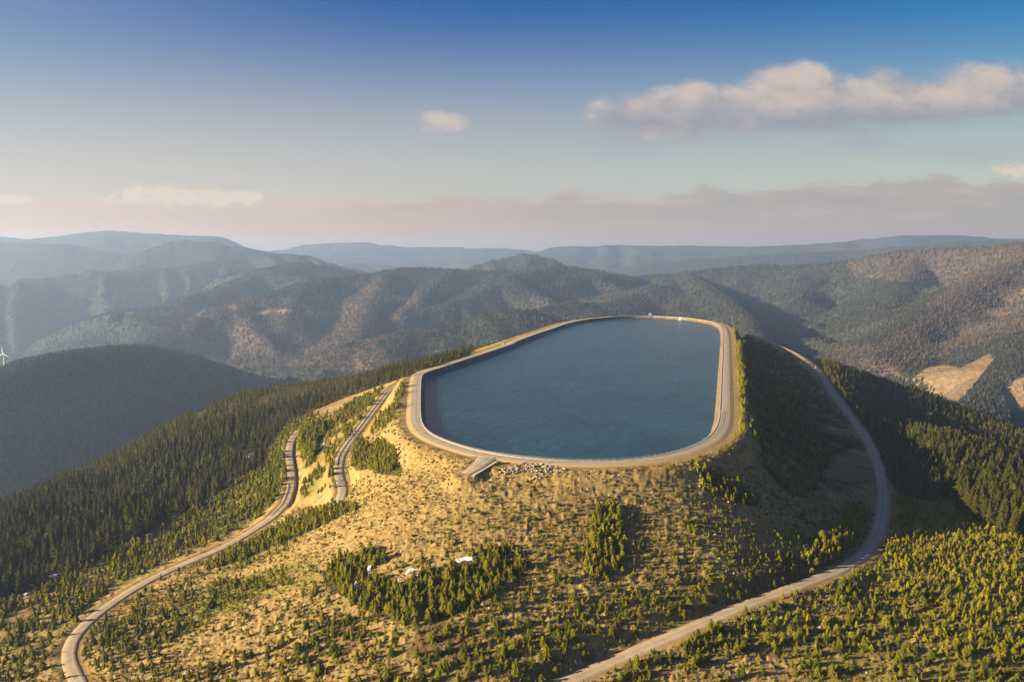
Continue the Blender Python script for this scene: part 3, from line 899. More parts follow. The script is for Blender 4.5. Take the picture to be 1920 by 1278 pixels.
basin = empty("reservoir_basin", (100, 700, 0), "long rounded tan basin wall holding the blue water of the hilltop reservoir", "reservoir")
basin_lining = ring("lining", [(-7.0, -3.2), (-4.4, 0.2), (-0.62, 4.30)], M_lining, None)
basin_cope = ring("coping", [(-0.62, 4.30), (-0.62, 4.62), (-0.12, 4.62), (-0.12, 4.1)], M_conc, None)
for o in (basin_lining, basin_cope):
    o.parent = basin; o.matrix_parent_inverse = basin.matrix_world.inverted()
    o.location = (-100, -700, 0)
cr = ring("crest_road", [(-0.12, 4.40), (0.8, 4.42), (2.3, 4.45), (3.7, 4.42), (4.7, 4.36), (5.6, 4.3), (10.2, 3.3)], M_asph, None, [0.6, 0.5, 0.05, 0.5, 0.80, 1.0, 1.0])
tag(cr, "grey service road running round the reservoir crest", "road", kind='structure')


def strip(name, Q, hw, mat, label, lift=0.0):
    N = normals2(Q)
    offs = [-1.25, -1.0, -0.5, 0, 0.5, 1.0, 1.25]; drop = [-0.3, 0, 0.03, 0.05, 0.03, 0, -0.3]
    acr = [1.0, 0.85, 0.42, 0.0, 0.42, 0.85, 1.0]
    n = len(Q); jit = (rng.random((n, 2)) - 0.5) * 0.35
    V = []; A = []
    for o, dz, a in zip(offs, drop, acr):
        w = o * np.asarray(hw) + (np.sign(o) * jit[:, 0] if abs(o) > 0.9 else 0)
        V.append(np.c_[Q[:, :2] + N * np.reshape(w, (-1, 1)) if np.ndim(w) else Q[:, :2] + N * w, Q[:, 2] + dz + lift]); A.append(np.full(n, a))
    V = np.array(V); A = np.array(A, np.float32).ravel()
    Fc = grid_faces(len(offs), n)
    o = link_obj(name, fast_mesh(name, V.reshape(-1, 3), Fc, mat, True, {'across': A[:, None].repeat(3, 1)}))
    return tag(o, label, "road", kind='structure')


strip("gravel_road", ROAD_A, 2.2, M_gravel, "pale gravel road winding along the forest edge")
strip("branch_road", ROAD_B, 2.2, M_asph, "grey service road climbing to the reservoir crest")
strip("lower_road", ROAD_C, 2.6, M_asphc, "long grey road curving round the shaded slope")
strip("ramp_road", SPUR, np.linspace(3.9, 2.0, len(SPUR)), M_asph, "short paved ramp leaving the crest road", 0.10)

# ------------------------------------------------------------------ trees
def conifer(tiers, spokes, seed, full=1.0, base=0.06, narrow=0.30, pw=0.85, droop=0.6):
    """crown of unit height: overlapping skirts of branch tips, uneven outline"""
    r = random.Random(seed)
    V = []; Fc = []
    for k_ in range(tiers):
        t = k_ / tiers
        z1 = base + (1 - base) * ((k_ + 1.25) / tiers if k_ < tiers - 1 else 1.0)
        z1 = min(1.0, z1)
        z0 = base + (1 - base) * (k_ / tiers)
        R = narrow * full * ((1 - t) ** pw) * r.uniform(0.85, 1.12)
        cxo = r.uniform(-.02, .02); cyo = r.uniform(-.02, .02)
        o = len(V); V.append((cxo, cyo, z1)); ph = r.uniform(0, 6.28)
        m = 2 * spokes
        for j in range(m):
            a = ph + 2 * math.pi * j / m + r.uniform(-.12, .12)
            tip = j % 2 == 0
            rr = R * (r.uniform(0.78, 1.2) if tip else r.uniform(0.42, 0.62))
            zz = z0 + (r.uniform(-.03, .02) * droop if tip else r.uniform(.01, .05))
            V.append((cxo + math.cos(a) * rr, cyo + math.sin(a) * rr, zz))
        for j in range(m):
            Fc.append((o, o + 1 + j, o + 1 + (j + 1) % m))
    return np.array(V, np.float32), np.array(Fc, np.int32)


def merged(name, protos, X, Y, Z, H, W, tint, mat):
    n = len(X); pick = rng.integers(0, len(protos), n); rot = rng.random(n) * 6.283
    lean = (rng.random((n, 2)) - 0.5) * 0.08
    VV = []; FF = []; TT = []; off = 0
    for p, (V, Fc) in enumerate(protos):
        s = np.where(pick == p)[0]
        if not len(s):
            continue
        c, si = np.cos(rot[s])[:, None], np.sin(rot[s])[:, None]
        vx = V[None, :, 0] * W[s][:, None]; vy = V[None, :, 1] * W[s][:, None]; vz = V[None, :, 2] * H[s][:, None]
        w = np.stack([vx * c - vy * si + X[s][:, None] + lean[s, 0][:, None] * vz, vx * si + vy * c + Y[s][:, None] + lean[s, 1][:, None] * vz, vz + Z[s][:, None]], -1)
        VV.append(w.reshape(-1, 3))
        FF.append((Fc[None] + (np.arange(len(s)) * len(V))[:, None, None] + off).reshape(-1, 3))
        TT.append(np.repeat(tint[s], len(V), 0)); off += len(s) * len(V)
    return fast_mesh(name, np.vstack(VV), np.vstack(FF), mat, False, {'tint': np.vstack(TT)})


def tints(n, yb=0.3):
    t = np.zeros((n, 3), np.float32)
    t[:, 0] = rng.random(n); t[:, 1] = np.clip(rng.normal(yb, 0.25, n), 0, 1)
    return t


def scatter(n, x0, x1, y0, y1, spacing):
    """jittered grid over a rectangle of the hill"""
    gx, gy = np.meshgrid(np.arange(x0, x1, spacing), np.arange(y0, y1, spacing))
    gx = gx.ravel() + (rng.random(gx.size) - .5) * spacing * 0.95; gy = gy.ravel() + (rng.random(gy.size) - .5) * spacing * 0.95
    return gx, gy


SNOW = [(872, 1049, 5.6, 1.3, 0.05, "longest white snow patch along the upper edge of the wide grove", 1),
        (772, 1071, 2.6, 1.1, 0.2, "short bright snow patch at the upper middle of the wide grove", 2),
        (693, 1066, 0.9, 3.0, 0.1, "upright snow patch in the shade at the left of the wide grove", 3),
        (668, 1097, 1.2, 1.8, 0.3, "bluish snow patch deep in shade at the grove's left end", 4),
        (748, 1088, 1.2, 0.8, 0.0, "small snow patch under trees inside the wide grove", 5),
        (102, 1079, 3.0, 2.0, 0.3, "snow patch at the forest foot in the lower left", 6),
        (190, 1058, 2.0, 1.3, 0.3, "small snow patch between forest foot and young belt", 7),
        (278, 1002, 3.0, 1.8, 0.4, "bluish snow patch halfway along the forest foot", 8),
        (22, 1119, 2.2, 1.6, 0.1, "snow patch at the far left edge below the forest", 9),
        (50, 1113, 2.2, 1.4, 0.2, "pale snow patch beside the leftmost one under the forest", 10),
        (328, 968, 2.6, 1.4, 0.5, "thin snow streak under the upper forest foot", 11),
        (601, 838, 1.3, 9.0, -0.25, "long narrow snow streak in the dark hollow between the two left roads", 12),
        (465, 858, 2.2, 1.5, 0.2, "tiny snow patch near the upper forest edge by the gravel road", 13),
        (1418, 629, 10.0, 1.3, 0.5, "bright snow strip on the far shoulder of the shaded slope", 14)]


def off_snow(pxx, pyy):
    ok = np.ones(len(pxx), bool)
    for a, b, lx, ly, rot, lab, sd in SNOW:
        w = lx * 4.5 + 3; h = ly * 1.8 + 3
        ok &= ~((np.abs(pxx - a) < w) & (pyy > b - h) & (pyy < b + h + 9))
    return ok


def sample(zones, spacing, box, thin=None, hidden=None, keep=1.0):
    x, y = scatter(0, *box, spacing)
    z, i, j = ground_at(x, y)
    vis = GVIS[i, j]; pxx, pyy = project(x, y, z)
    ok = np.zeros(len(x), bool)
    for zn in zones:
        ok |= inpoly(pxx, pyy, zn)
    ok &= vis
    if hidden is not None:
        ok |= (~vis) & hidden(x, y, z, pxx, pyy)
    ok &= (SD[i, j] > 11.5) & (ROADD[i, j] > 1.3) & off_snow(pxx, pyy)
    if thin is not None:
        ok &= rng.random(len(x)) < thin(x, y, pxx, pyy)
    return x[ok], y[ok], z[ok] - 0.15, pxx[ok], pyy[ok]


def cat(*L):
    return [np.concatenate(a) for a in zip(*L)]


P_TALL = [conifer(7, 6, s, 1.0, 0.04, 0.27, 0.85) for s in range(6)] + [conifer(7, 6, 50 + s, 1.0, 0.03, 0.33, 0.75) for s in range(3)]
P_YOUNG = [conifer(5, 5, 100 + s, 1.0, 0.0, 0.33, 0.80) for s in range(8)] + [conifer(4, 5, 120 + s, 1.0, 0.0, 0.46, 0.55) for s in range(5)]
P_FAR = [conifer(2, 3, 200 + s, 1.0, 0.0, 0.34, 0.8) for s in range(5)]
P_TALL_HI = [conifer(11, 9, 300 + s, 1.0, 0.05, 0.27 + 0.02 * (s % 3), 0.8) for s in range(8)]
P_YOUNG_HI = [conifer(7, 7, 400 + s, 1.0, 0.02, 0.35 + 0.06 * (s % 3), 0.66 - 0.09 * (s % 3)) for s in range(9)]

# --- tall forest, left flank, hidden far side, and right flank
hidL = lambda x, y, z, a, b: (x < -12) & (z > -210) & (y < 1250) & (x > -620) & ((b < 1000))
hidR = lambda x, y, z, a, b: (x > 235) & (z > -190) & (y < 1300) & (x < 760)
fL = sample([Z_FOREST_L], 4.6, (-640, 0, 290, 1100), lambda x, y, a, b: np.where(inpoly(a, b, [(358, 785), (374, 735), (392, 712), (408, 716), (396, 748), (374, 792)]), 0.0, np.clip(1.15 + 1.3 * fbm(x / 22, y / 22, 2), 0.15, 0.97)), hidL)
fR = sample([Z_FOREST_R], 5.0, (180, 760, 330, 1250), None, hidR)
hL = 7.5 + 6.5 * rng.random(len(fL[0])) ** 1.3 + 4.0 * fbm(fL[0] / 32, fL[1] / 32, 2)
hL *= np.clip((700 - fL[3]) / 300, 0.62, 1.0)
hR = 7.0 + 6.0 * rng.random(len(fR[0])) + 5.0 * np.clip((fR[4] - 760) / 80, 0, 1) * np.clip((fR[3] - 1680) / 100, 0, 1)
hR = np.where(fR[3] < 1700, hR * 0.72, hR)
tX, tY, tZ, tPX, tPY = cat(fL, fR)
tH = np.r_[hL, hR]; tSide = np.r_[np.zeros(len(hL)), np.ones(len(hR))]
tW = tH * (0.85 + 0.35 * rng.random(len(tH)))
tT = tints(len(tH), 0.25); tT[:, 1] = np.clip(tT[:, 1] + 0.5 * fbm(tX / 45, tY / 45, 2), 0, 1); tT[:, 0] = np.clip(tT[:, 0] + 0.5 * fbm(tX / 30 + 8, tY / 30, 2), 0, 1)
Z_SHOULDER = [(100, 900), (200, 830), (440, 698), (560, 688), (780, 662), (700, 705), (600, 735), (500, 765), (400, 800), (300, 845), (190, 905)]
sh_ = inpoly(tPX, tPY, Z_SHOULDER)
tH = np.where(sh_, tH * 0.62, tH); tW = np.where(sh_, tW * 0.70, tW)
tT[sh_, 0] = 0.75 + 0.25 * tT[sh_, 0]; tT[sh_, 1] = np.clip(tT[sh_, 1] + 0.35, 0, 1)
tI, tJ = ground_at(tX, tY)[1:]
tVis = GVIS[tI, tJ]

# --- young spruces: belts, groves, the plantation on the right
sets = []
def belt(zones, spacing, box, hlo, hhi, name, thin=None, yb=0.4):
    s = sample(zones, spacing, box, thin)
    h = hlo + (hhi - hlo) * rng.random(len(s[0])) ** 1.3
    h = np.where(rng.random(len(h)) < 0.07, h * 1.35, h)
    sets.append((s, h, np.full(len(h), name, object), tints(len(h), yb)))

belt([Z_MED_L], 2.9, (-480, -60, 250, 700), 2.0, 5.2, 'belt', lambda x, y, a, b: np.clip(0.85 + 0.7 * fbm(x / 18, y / 18, 2), 0.2, 1), 0.35)
belt([Z_BETWEEN, Z_STRIP_B], 2.8, (-240, 0, 380, 800), 2.2, 5.2, 'roads', lambda x, y, a, b: np.clip(0.65 + 1.3 * fbm(x / 14, y / 14, 2), 0.03, 1), 0.4)
belt([Z_SHADE_CLUMP], 2.6, (-240, 0, 380, 800), 6.0, 8.0, 'roads', None, 0.25)
belt([Z_CLUMP_1, Z_CLUMP_2], 2.4, (-240, 0, 380, 800), 3.6, 5.6, 'twin', None, 0.25)
belt([Z_BAND_B], 2.5, (-240, 0, 300, 500), 2.8, 5.0, 'band', None, 0.4)
belt([Z_GROVE_1], 2.25, (-120, 60, 220, 340), 3.0, 4.8, 'grove_wide', lambda x, y, a, b: np.clip(0.9 + 0.5 * fbm(x / 9, y / 9, 2), 0.4, 1), 0.35)
belt([Z_GROVE_2], 2.1, (0, 90, 220, 360), 3.0, 4.6, 'grove_triangle', None, 0.45)
belt([Z_GROVE_3], 2.3, (80, 260, 280, 480), 2.8, 4.6, 'grove_road', None, 0.6)
belt([Z_GROVE_4], 2.3, (60, 240, 300, 480), 2.6, 4.4, 'grove_slope', None, 0.4)
belt([Z_DARK_R], 3.2, (100, 420, 360, 1150), 2.5, 5.5, 'dark', lambda x, y, a, b: np.clip(0.62 + 1.1 * fbm(x / 20, y / 20, 2) - 0.3 * (a > 1530), 0.05, 1), 0.2)
belt([Z_YOUNG_R], 2.5, (60, 520, 190, 480), 1.3, 3.5, 'plantation', lambda x, y, a, b: np.clip(0.86 - (b - 1000) / 420 + 0.6 * fbm(x / 12, y / 12, 2) + (a - 1700) / 600, 0.3, 1), 0.7)
belt([[(1374, 610), (1388, 622), (1394, 690), (1398, 760), (1396, 810), (1376, 822), (1378, 700)]], 3.1, (100, 330, 360, 1150), 2.5, 5.0, 'rimrow', lambda x, y, a, b: np.full(len(x), 0.75), 0.6)
yX, yY, yZ, yPX, yPY = cat(*[s[0] for s in sets])
yH = np.concatenate([s[1] for s in sets]); yN = np.concatenate([s[2] for s in sets]); yT = np.vstack([s[3] for s in sets])
yW = yH * (0.85 + 0.45 * rng.random(len(yH)))

# --- saplings scattered over the open slopes
everything = [(-520, 1220), (100, 1190), (300, 1070), (540, 960), (640, 930), (650, 880), (700, 800), (770, 700), (790, 830), (900, 870), (1330, 850), (1370, 830), (1376, 600), (1500, 650), (1640, 850), (1660, 1000), (2600, 1030), (2600, 1340), (-520, 1340)]
solid = [Z_GROVE_1, Z_GROVE_2, Z_GROVE_3, Z_GROVE_4, Z_BAND_B, Z_CLUMP_1, Z_CLUMP_2, Z_DARK_R]
def thin_s(x, y, a, b):
    p = 0.20 + 0.33 * np.clip((b - 900) / 220, 0, 1) + 0.85 * fbm(x / 13, y / 13, 3)
    p = np.where(inpoly(a, b, Z_SHRUB_BL), 0.85, p)
    p = np.where((a > 900) & (a < 1550) & (b > 940), p + 0.22, p)
    p = np.where(inpoly(a, b, [(1300, 900), (1640, 940), (1640, 1050), (1500, 1090), (1250, 1150), (1050, 1200), (1050, 950)]), p + 0.18, p)
    p = np.clip(p, 0.05, 0.95)
    for zn in Z_BARE:
        p = np.where(inpoly(a, b, zn), p * 0.22, p)
    for zn in solid:
        p = np.where(inpoly(a, b, zn), 0.0, p)
    return p
sS = sample([everything], 2.0, (-330, 420, 190, 700), thin_s)
sX, sY, sZ, sPX, sPY = sS
sH = (0.6 + 2.2 * rng.random(len(sX)) ** 2.0) * np.clip(0.75 + (sPY - 950) / 340, 0.7, 1.45)
sW = sH * (0.85 + 0.6 * rng.random(len(sX)))
sT = tints(len(sX), 0.3); sT[:, 0] *= 0.6
print("trees", len(tX), len(yX), len(sX))


def largest(X, Y, Z, H, vis, pxx, pyy, n):
    dist = np.sqrt(X ** 2 + Y ** 2 + (Z - CAMZ) ** 2)
    score = np.where(vis & (pxx > 4) & (pxx < 1916) & (pyy < 1274), H / dist, 0)
    s = np.argsort(-score)[:n]
    m = np.zeros(len(X), bool); m[s] = True
    return m


def variant_mesh(name, proto, tint, mat):
    V, Fc = proto
    return fast_mesh(name, V, Fc, mat, False, {'tint': np.tile(np.array(tint, np.float32), (len(V), 1))})


def trunk_mesh():
    b = MB(); b.tube((0, 0, -0.02), (0, 0, 0.5), 0.016, 0.006, 6)
    me = bpy.data.meshes.new("trunk"); me.from_pydata(b.v, [], b.f); me.update(); me.materials.append(M_bark)
    return me


TRUNK = trunk_mesh()


def individuals(name, protos, mat, ybase, mask, X, Y, Z, H, W, info, with_trunk):
    metas = []
    for i, p in enumerate(protos):
        for q in range(2):
            metas.append(variant_mesh("crown" if with_trunk else name, p, (random.random(), min(1, max(0, random.gauss(ybase, .22))), 0), mat))
    for i in np.where(mask)[0]:
        lab, grp = info(i)
        rz = random.random() * 6.28
        if with_trunk:
            e = empty(name, (X[i], Y[i], Z[i]), lab, "tree", grp)
            e.rotation_euler = (0, 0, rz); e.scale = (W[i], W[i], H[i])
            link_obj("crown", random.choice(metas), e)
            link_obj("trunk", TRUNK, e)
        else:
            o = link_obj(name, random.choice(metas))
            o.location = (X[i], Y[i], Z[i]); o.rotation_euler = (random.uniform(-.05, .05), random.uniform(-.05, .05), rz); o.scale = (W[i], W[i], H[i])
            tag(o, lab, "tree", grp)


def info_tall(i):
    if tSide[i] == 0:
        return "tall dark spruce in the dense forest left of the pale gravel road", "tall spruces of the forest left of the gravel road"
    return "tall spruce in the partly sunlit forest right of the curving grey road", "tall spruces of the forest right of the curving road"


Y_INFO = {
    'belt': ("young green spruce in the belt between the tall left forest and the gravel road", "young spruces between forest and gravel road"),
    'roads': ("young spruce between the gravel road and the service road climbing to the crest", "young spruces between the two left roads"),
    'twin': ("young spruce in the two rounded clumps beside the service road on the grass bank", "young spruces of the two rounded clumps"),
    'band': ("young spruce in the narrow dark band above the gravel road bend", "young spruces of the narrow band"),
    'grove_wide': ("young spruce in the wide grove with snow patches on the front slope", "young spruces of the wide snowy grove"),
    'grove_triangle': ("young spruce in the pointed grove on the slope below the reservoir", "young spruces of the pointed grove"),
    'grove_road': ("bright young spruce in the long clump inside the bend of the grey road", "young spruces of the clump inside the road bend"),
    'grove_slope': ("young spruce in the slanting dark clump below the near right reservoir corner", "young spruces of the slanting clump"),
    'dark': ("young spruce on the shaded embankment between reservoir and grey road", "young spruces on the shaded embankment"),
    'plantation': ("young yellow-green spruce in the plantation right of the grey road", "young spruces of the plantation right of the road"),
    'rimrow': ("sunlit young spruce in the row along the right reservoir crest", "young spruces along the right crest"),
}


def info_sap(i):
    a, b = sPX[i], sPY[i]
    if b > 1180 and a < 620:
        return "small spruce sapling on the dry grass beside the lower gravel road bend", "saplings by the lower gravel road bend"
    if a < 700:
        return "small spruce sapling on the tan slope left of the wide snowy grove", "saplings left of the snowy grove"
    if a > 1240 and b > 1080:
        return "small spruce sapling on the dry grass close to the lower grey road", "saplings close to the lower grey road"
    if a > 1180:
        return "small spruce sapling on the slope right of the pointed grove", "saplings right of the pointed grove"
    if b > 1165:
        return "small spruce sapling on the lowest slope below the snowy grove", "saplings below the snowy grove"
    return "small spruce sapling on the tan slope between the snowy and the pointed grove", "saplings between the two groves"


mT = largest(tX, tY, tZ, tH, tVis, tPX, tPY, 300)
mY = largest(yX, yY, yZ, yH, np.ones(len(yX), bool), yPX, yPY, 300)
mS = largest(sX, sY, sZ, sH, np.ones(len(sX), bool), sPX, sPY, 300)
individuals("spruce_tree", P_TALL_HI, M_spruce, 0.25, mT, tX, tY, tZ, tH, tW, info_tall, True)
individuals("young_spruce", P_YOUNG_HI, M_young, 0.5, mY, yX, yY, yZ, yH, yW, lambda i: Y_INFO[yN[i]], False)
individuals("spruce_sapling", P_YOUNG_HI, M_young, 0.28, mS, sX, sY, sZ, sH, sW, info_sap, False)
r_ = ~mT
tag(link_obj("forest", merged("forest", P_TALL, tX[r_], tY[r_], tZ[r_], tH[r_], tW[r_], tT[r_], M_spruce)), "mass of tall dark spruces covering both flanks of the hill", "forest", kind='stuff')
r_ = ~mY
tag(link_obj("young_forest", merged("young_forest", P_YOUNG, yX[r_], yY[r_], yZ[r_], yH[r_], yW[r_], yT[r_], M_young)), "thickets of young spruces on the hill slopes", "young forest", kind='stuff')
r_ = ~mS
tag(link_obj("sapling_undergrowth", merged("sapling_undergrowth", P_YOUNG, sX[r_], sY[r_], sZ[r_], sH[r_], sW[r_], sT[r_], M_young)), "countless small saplings strewn over the dry slopes", "saplings", kind='stuff')

# --- low shrubs and pale stones among the grass
bS = sample([everything], 1.5, (-190, 300, 190, 480), lambda x, y, a, b: np.clip((0.30 + 0.6 * fbm(x / 9 + 7, y / 9, 3)) * np.where(inpoly(a, b, Z_DARK_R), 0, 1), 0.02, 1))
bH = 0.35 + 0.75 * rng.random(len(bS[0])) ** 1.5
P_SHRUB = [conifer(3, 5, 500 + s_, 1.0, 0.0, 0.75, 0.4) for s_ in range(5)]
bT = tints(len(bH), 0.45); bT[:, 0] *= 0.7
tag(link_obj("shrubs", merged("shrubs", P_SHRUB, bS[0], bS[1], bS[2] + 0.05, bH, bH * (0.9 + 0.6 * rng.random(len(bH))), bT, M_young)), "low green shrubs dotted through the dry grass", "shrubs", kind='stuff')


def stone_proto(seed):
    r = random.Random(seed)
    V = [(r.uniform(.35, .6) * math.cos(a), r.uniform(.35, .6) * math.sin(a), -0.1) for a in (0, 1.26, 2.5, 3.8, 5.0)] + [(r.uniform(-.15, .15), r.uniform(-.15, .15), r.uniform(.35, .6))]
    return np.array(V, np.float32), np.array([(i, (i + 1) % 5, 5) for i in range(5)], np.int32)


qS = sample([everything], 2.0, (-190, 260, 195, 400), lambda x, y, a, b: np.clip(0.06 + 0.5 * (fbm(x / 12 + 3, y / 12, 3) - 0.1), 0.005, 1))
qH = 0.35 + 0.7 * rng.random(len(qS[0])) ** 2
tag(link_obj("gravel", merged("gravel", [stone_proto(s_) for s_ in range(6)], qS[0], qS[1], qS[2] + 0.15, qH, qH * 1.3, tints(len(qH)), M_stone)), "pale stones strewn over the dry slope", "stones", kind='stuff')

# --- tufts of dead grass
def tuft(seed):
    r = random.Random(seed); V = []; Fc = []
    for j in range(5):
        a = j * 1.257 + r.uniform(-.3, .3); o = len(V); w = 0.22
        V += [(math.cos(a) * .15 - math.sin(a) * w, math.sin(a) * .15 + math.cos(a) * w, 0), (math.cos(a) * .15 + math.sin(a) * w, math.sin(a) * .15 - math.cos(a) * w, 0), (math.cos(a) * .55, math.sin(a) * .55, r.uniform(.55, 1.0))]
        Fc.append((o, o + 1, o + 2))
    return np.array(V, np.float32), np.array(Fc, np.int32)


gS = sample([everything], 1.0, (-190, 260, 195, 420), lambda x, y, a, b: np.clip(0.25 + 0.8 * fbm(x / 7, y / 7, 2), 0.02, 1))
gI, gJ = ground_at(gS[0], gS[1])[1:]
ok = cover[gI, gJ, 0] < 0.4
gS = [q[ok] for q in gS]
gH = 0.25 + 0.45 * rng.random(len(gS[0])); gW = 0.5 + 0.7 * rng.random(len(gH))
M_tuft = foliage_mat("dead_grass", (0.24, 0.15, 0.055), (0.42, 0.285, 0.115), (0.26, 0.19, 0.045))
print("tufts", len(gH))
tag(link_obj("grass", merged("grass", [tuft(s_) for s_ in range(5)], gS[0], gS[1], gS[2] + 0.1, gH, gW, tints(len(gH), 0.25), M_tuft)), "tufts of dead golden grass on the dry slopes", "grass", kind='stuff')

# --- forest on the far hills
nf = 520000
v = rng.random(nf); r_i = v * (np.searchsorted(h_rows, 7600) - 2); c_j = rng.random(nf) * (len(h_cols) - 2)
i0 = r_i.astype(int); j0 = c_j.astype(int)
ok = HVIS[i0, j0] & (np.abs(h_cols[j0]) < 0.76) & (hc[i0, j0, 2] < 0.5)
dens = np.where(hc[i0, j0, 1] > 0.5, 0.8, 0.97)
ok &= rng.random(nf) < dens
i0 = i0[ok]; j0 = j0[ok]; fr = r_i[ok] - i0; fc = c_j[ok] - j0
yy = h_rows[i0] * (1 - fr) + h_rows[i0 + 1] * fr; xx = yy * (h_cols[j0] * (1 - fc) + h_cols[j0 + 1] * fc)
zz = (HZ[i0, j0] * (1 - fr) + HZ[i0 + 1, j0] * fr) * (1 - fc) + (HZ[i0, j0 + 1] * (1 - fr) + HZ[i0 + 1, j0 + 1] * fr) * fc
hh = 6 + 6 * rng.random(len(xx)); hh *= np.clip(yy / 2800, 0.8, 1.2)
tt = tints(len(xx), 0.15); tt[:, 1] = np.clip(hc[i0, j0, 1] * 1.1 + rng.normal(0, .15, len(xx)), 0, 1)
print("far trees", len(xx))
tag(link_obj("far_forest", merged("far_forest", P_FAR, xx, yy, zz - 1.0, hh, hh * (0.9 + 0.5 * rng.random(len(xx))), tt, M_far)), "far-off woods covering the hazy hillsides", "woods", kind='stuff')

# ------------------------------------------------------------------ boulders below the crest
def boulder_mesh(seed):
    r = random.Random(seed); import bmesh
    bm = bmesh.new(); bmesh.ops.create_icosphere(bm, subdivisions=1, radius=0.5)
    for v_ in bm.verts:
        v_.co *= r.uniform(0.72, 1.2); v_.co.z *= 0.75
    me_ = bpy.data.meshes.new("boulder"); bm.to_mesh(me_); bm.free(); me_.materials.append(M_stone)
    return me_


bmeshes = [boulder_mesh(s) for s in range(10)]
BOX = [(930, 893), (945, 878), (985, 868), (1030, 869), (1058, 880), (1058, 888), (1035, 884), (1020, 897), (1000, 904), (980, 902), (1010, 890), (985, 884), (960, 890)]
nb = 0
while nb < 190:
    a = random.uniform(928, 1062); b_ = random.uniform(866, 907)
    if not inpoly(np.array([a]), np.array([b_]), BOX)[0]:
        continue
    p = None
    lo_, hi_ = 290.0, 352.0
    ys = np.linspace(lo_, hi_, 120); rr = ray(a, b_); xs = rr[0] / rr[1] * ys
    zg = ground_at(xs, ys)[0]; zr = CAMZ + rr[2] / rr[1] * ys
    k_ = np.where(zr < zg)[0]
    if not len(k_):
        continue
    k_ = k_[0]; s_ = random.uniform(0.75, 1.6)
    o = link_obj("boulder", random.choice(bmeshes)); o.location = (xs[k_], ys[k_], zg[k_] + 0.3 * s_)
    o.rotation_euler = (random.uniform(-.4, .4), random.uniform(-.4, .4), random.uniform(0, 6.28)); o.scale = (s_, s_ * random.uniform(.7, 1.1), s_ * random.uniform(.7, 1.0))
    tag(o, "pale grey boulder in the rock pile just below the near reservoir crest", "boulder", "boulders of the rock pile below the crest")
    nb += 1


def on_ground(a, b_, y0=200, y1=1200):
    """first point of the ground met by the sight line through a place in the photograph"""
    ys = np.linspace(y0, y1, 4000); rr = ray(a, b_); xs = rr[0] / rr[1] * ys
    zg = ground_at(xs, ys)[0]; zr = CAMZ + rr[2] / rr[1] * ys
    k_ = np.where(zr < zg)[0]
    k_ = k_[0] if len(k_) else -1
    return np.array([xs[k_], ys[k_], zg[k_]])


# ------------------------------------------------------------------ old snow
def snow(a, b_, lx, ly, rot, label, seed):
    c = on_ground(a, b_); r = random.Random(seed); n = 26
    V = []; Fc = []
    rings = [0.0, 0.45, 0.8, 1.0]
    rad = [r.uniform(0.45, 1.25) for _ in range(n)]
    rad = [(rad[i] * 4 + rad[i - 1] + rad[(i + 1) % n]) / 6 for i in range(n)]
    for q in rings[1:]:
        for i in range(n):
            t = 2 * math.pi * i / n
            ex, ey = math.cos(t) * lx * q * rad[i], math.sin(t) * ly * q * rad[i]
            x = c[0] + ex * math.cos(rot) - ey * math.sin(rot); y = c[1] + ex * math.sin(rot) + ey * math.cos(rot)
            z = float(ground_at(np.array([x]), np.array([y]))[0][0])
            V.append((x, y, z + (0.42 if q < 1 else -0.25)))
    z = float(ground_at(np.array([c[0]]), np.array([c[1]]))[0][0]); V.append((c[0], c[1], z + 0.5))
    k_ = len(V) - 1
    for i in range(n):
        Fc.append((k_, i, (i + 1) % n))
        for q in range(2):
            Fc.append((q * n + i, (q + 1) * n + i, (q + 1) * n + (i + 1) % n, q * n + (i + 1) % n))
    V = [(x - c[0], y - c[1], z_ - c[2]) for x, y, z_ in V]
    me_ = bpy.data.meshes.new("snow_patch"); me_.from_pydata(V, [], Fc); me_.update(); me_.materials.append(M_snow)
    o = link_obj("snow_patch", me_); o.location = c
    tag(o, label, "snow patch", "patches of old snow among the young spruces")


for q_ in SNOW:
    snow(*q_)

# ------------------------------------------------------------------ railing round the near crest
near_idx = [i for i in range(len(RIM)) if (RIM[i, 1] < 560 and RIM[i, 0] < 110) or RIM[i, 1] < 470]
seq = sorted(near_idx, key=lambda i: math.atan2(RIM[i, 1] - 520, RIM[i, 0] - 20) if True else 0)
arc = np.array([RIM[i] + RN[i] * 0.02 for i in near_idx])
brk = np.where(np.diff(near_idx) > 1)[0]
if len(brk):
    arc = np.vstack([arc[brk[0] + 1:], arc[:brk[0] + 1]])
arc = resample(arc, 3.6, False, 1)
rail = empty("crest_railing", (arc[0][0], arc[0][1], 4.4), "long thin white post railing along the near reservoir crest", "railing")
o0 = Vector((arc[0][0], arc[0][1], 4.4))
rb = MB()
for p, q in zip(arc[:-1], arc[1:]):
    for hgt in (0.55, 1.05):
        rb.tube((p[0] - o0.x, p[1] - o0.y, hgt), (q[0] - o0.x, q[1] - o0.y, hgt), 0.05, None, 5)
rb.build("rail", M_steel, rail)
pm = MB().box((0, 0, 0.5), (0.16, 0.16, 1.2)).build("post", M_conc, rail)
pm.location = (0, 0, 0)
for p in arc[1:100]:
    o = pm.copy(); o.location = (p[0] - o0.x, p[1] - o0.y, 0); col.objects.link(o); o.parent = rail
rest = MB()
for p in arc[100:]:
    rest.box((p[0] - o0.x, p[1] - o0.y, 0.5), (0.16, 0.16, 1.2))
if rest.v:
    tag(rest.build("post", M_conc, rail), kind='stuff')


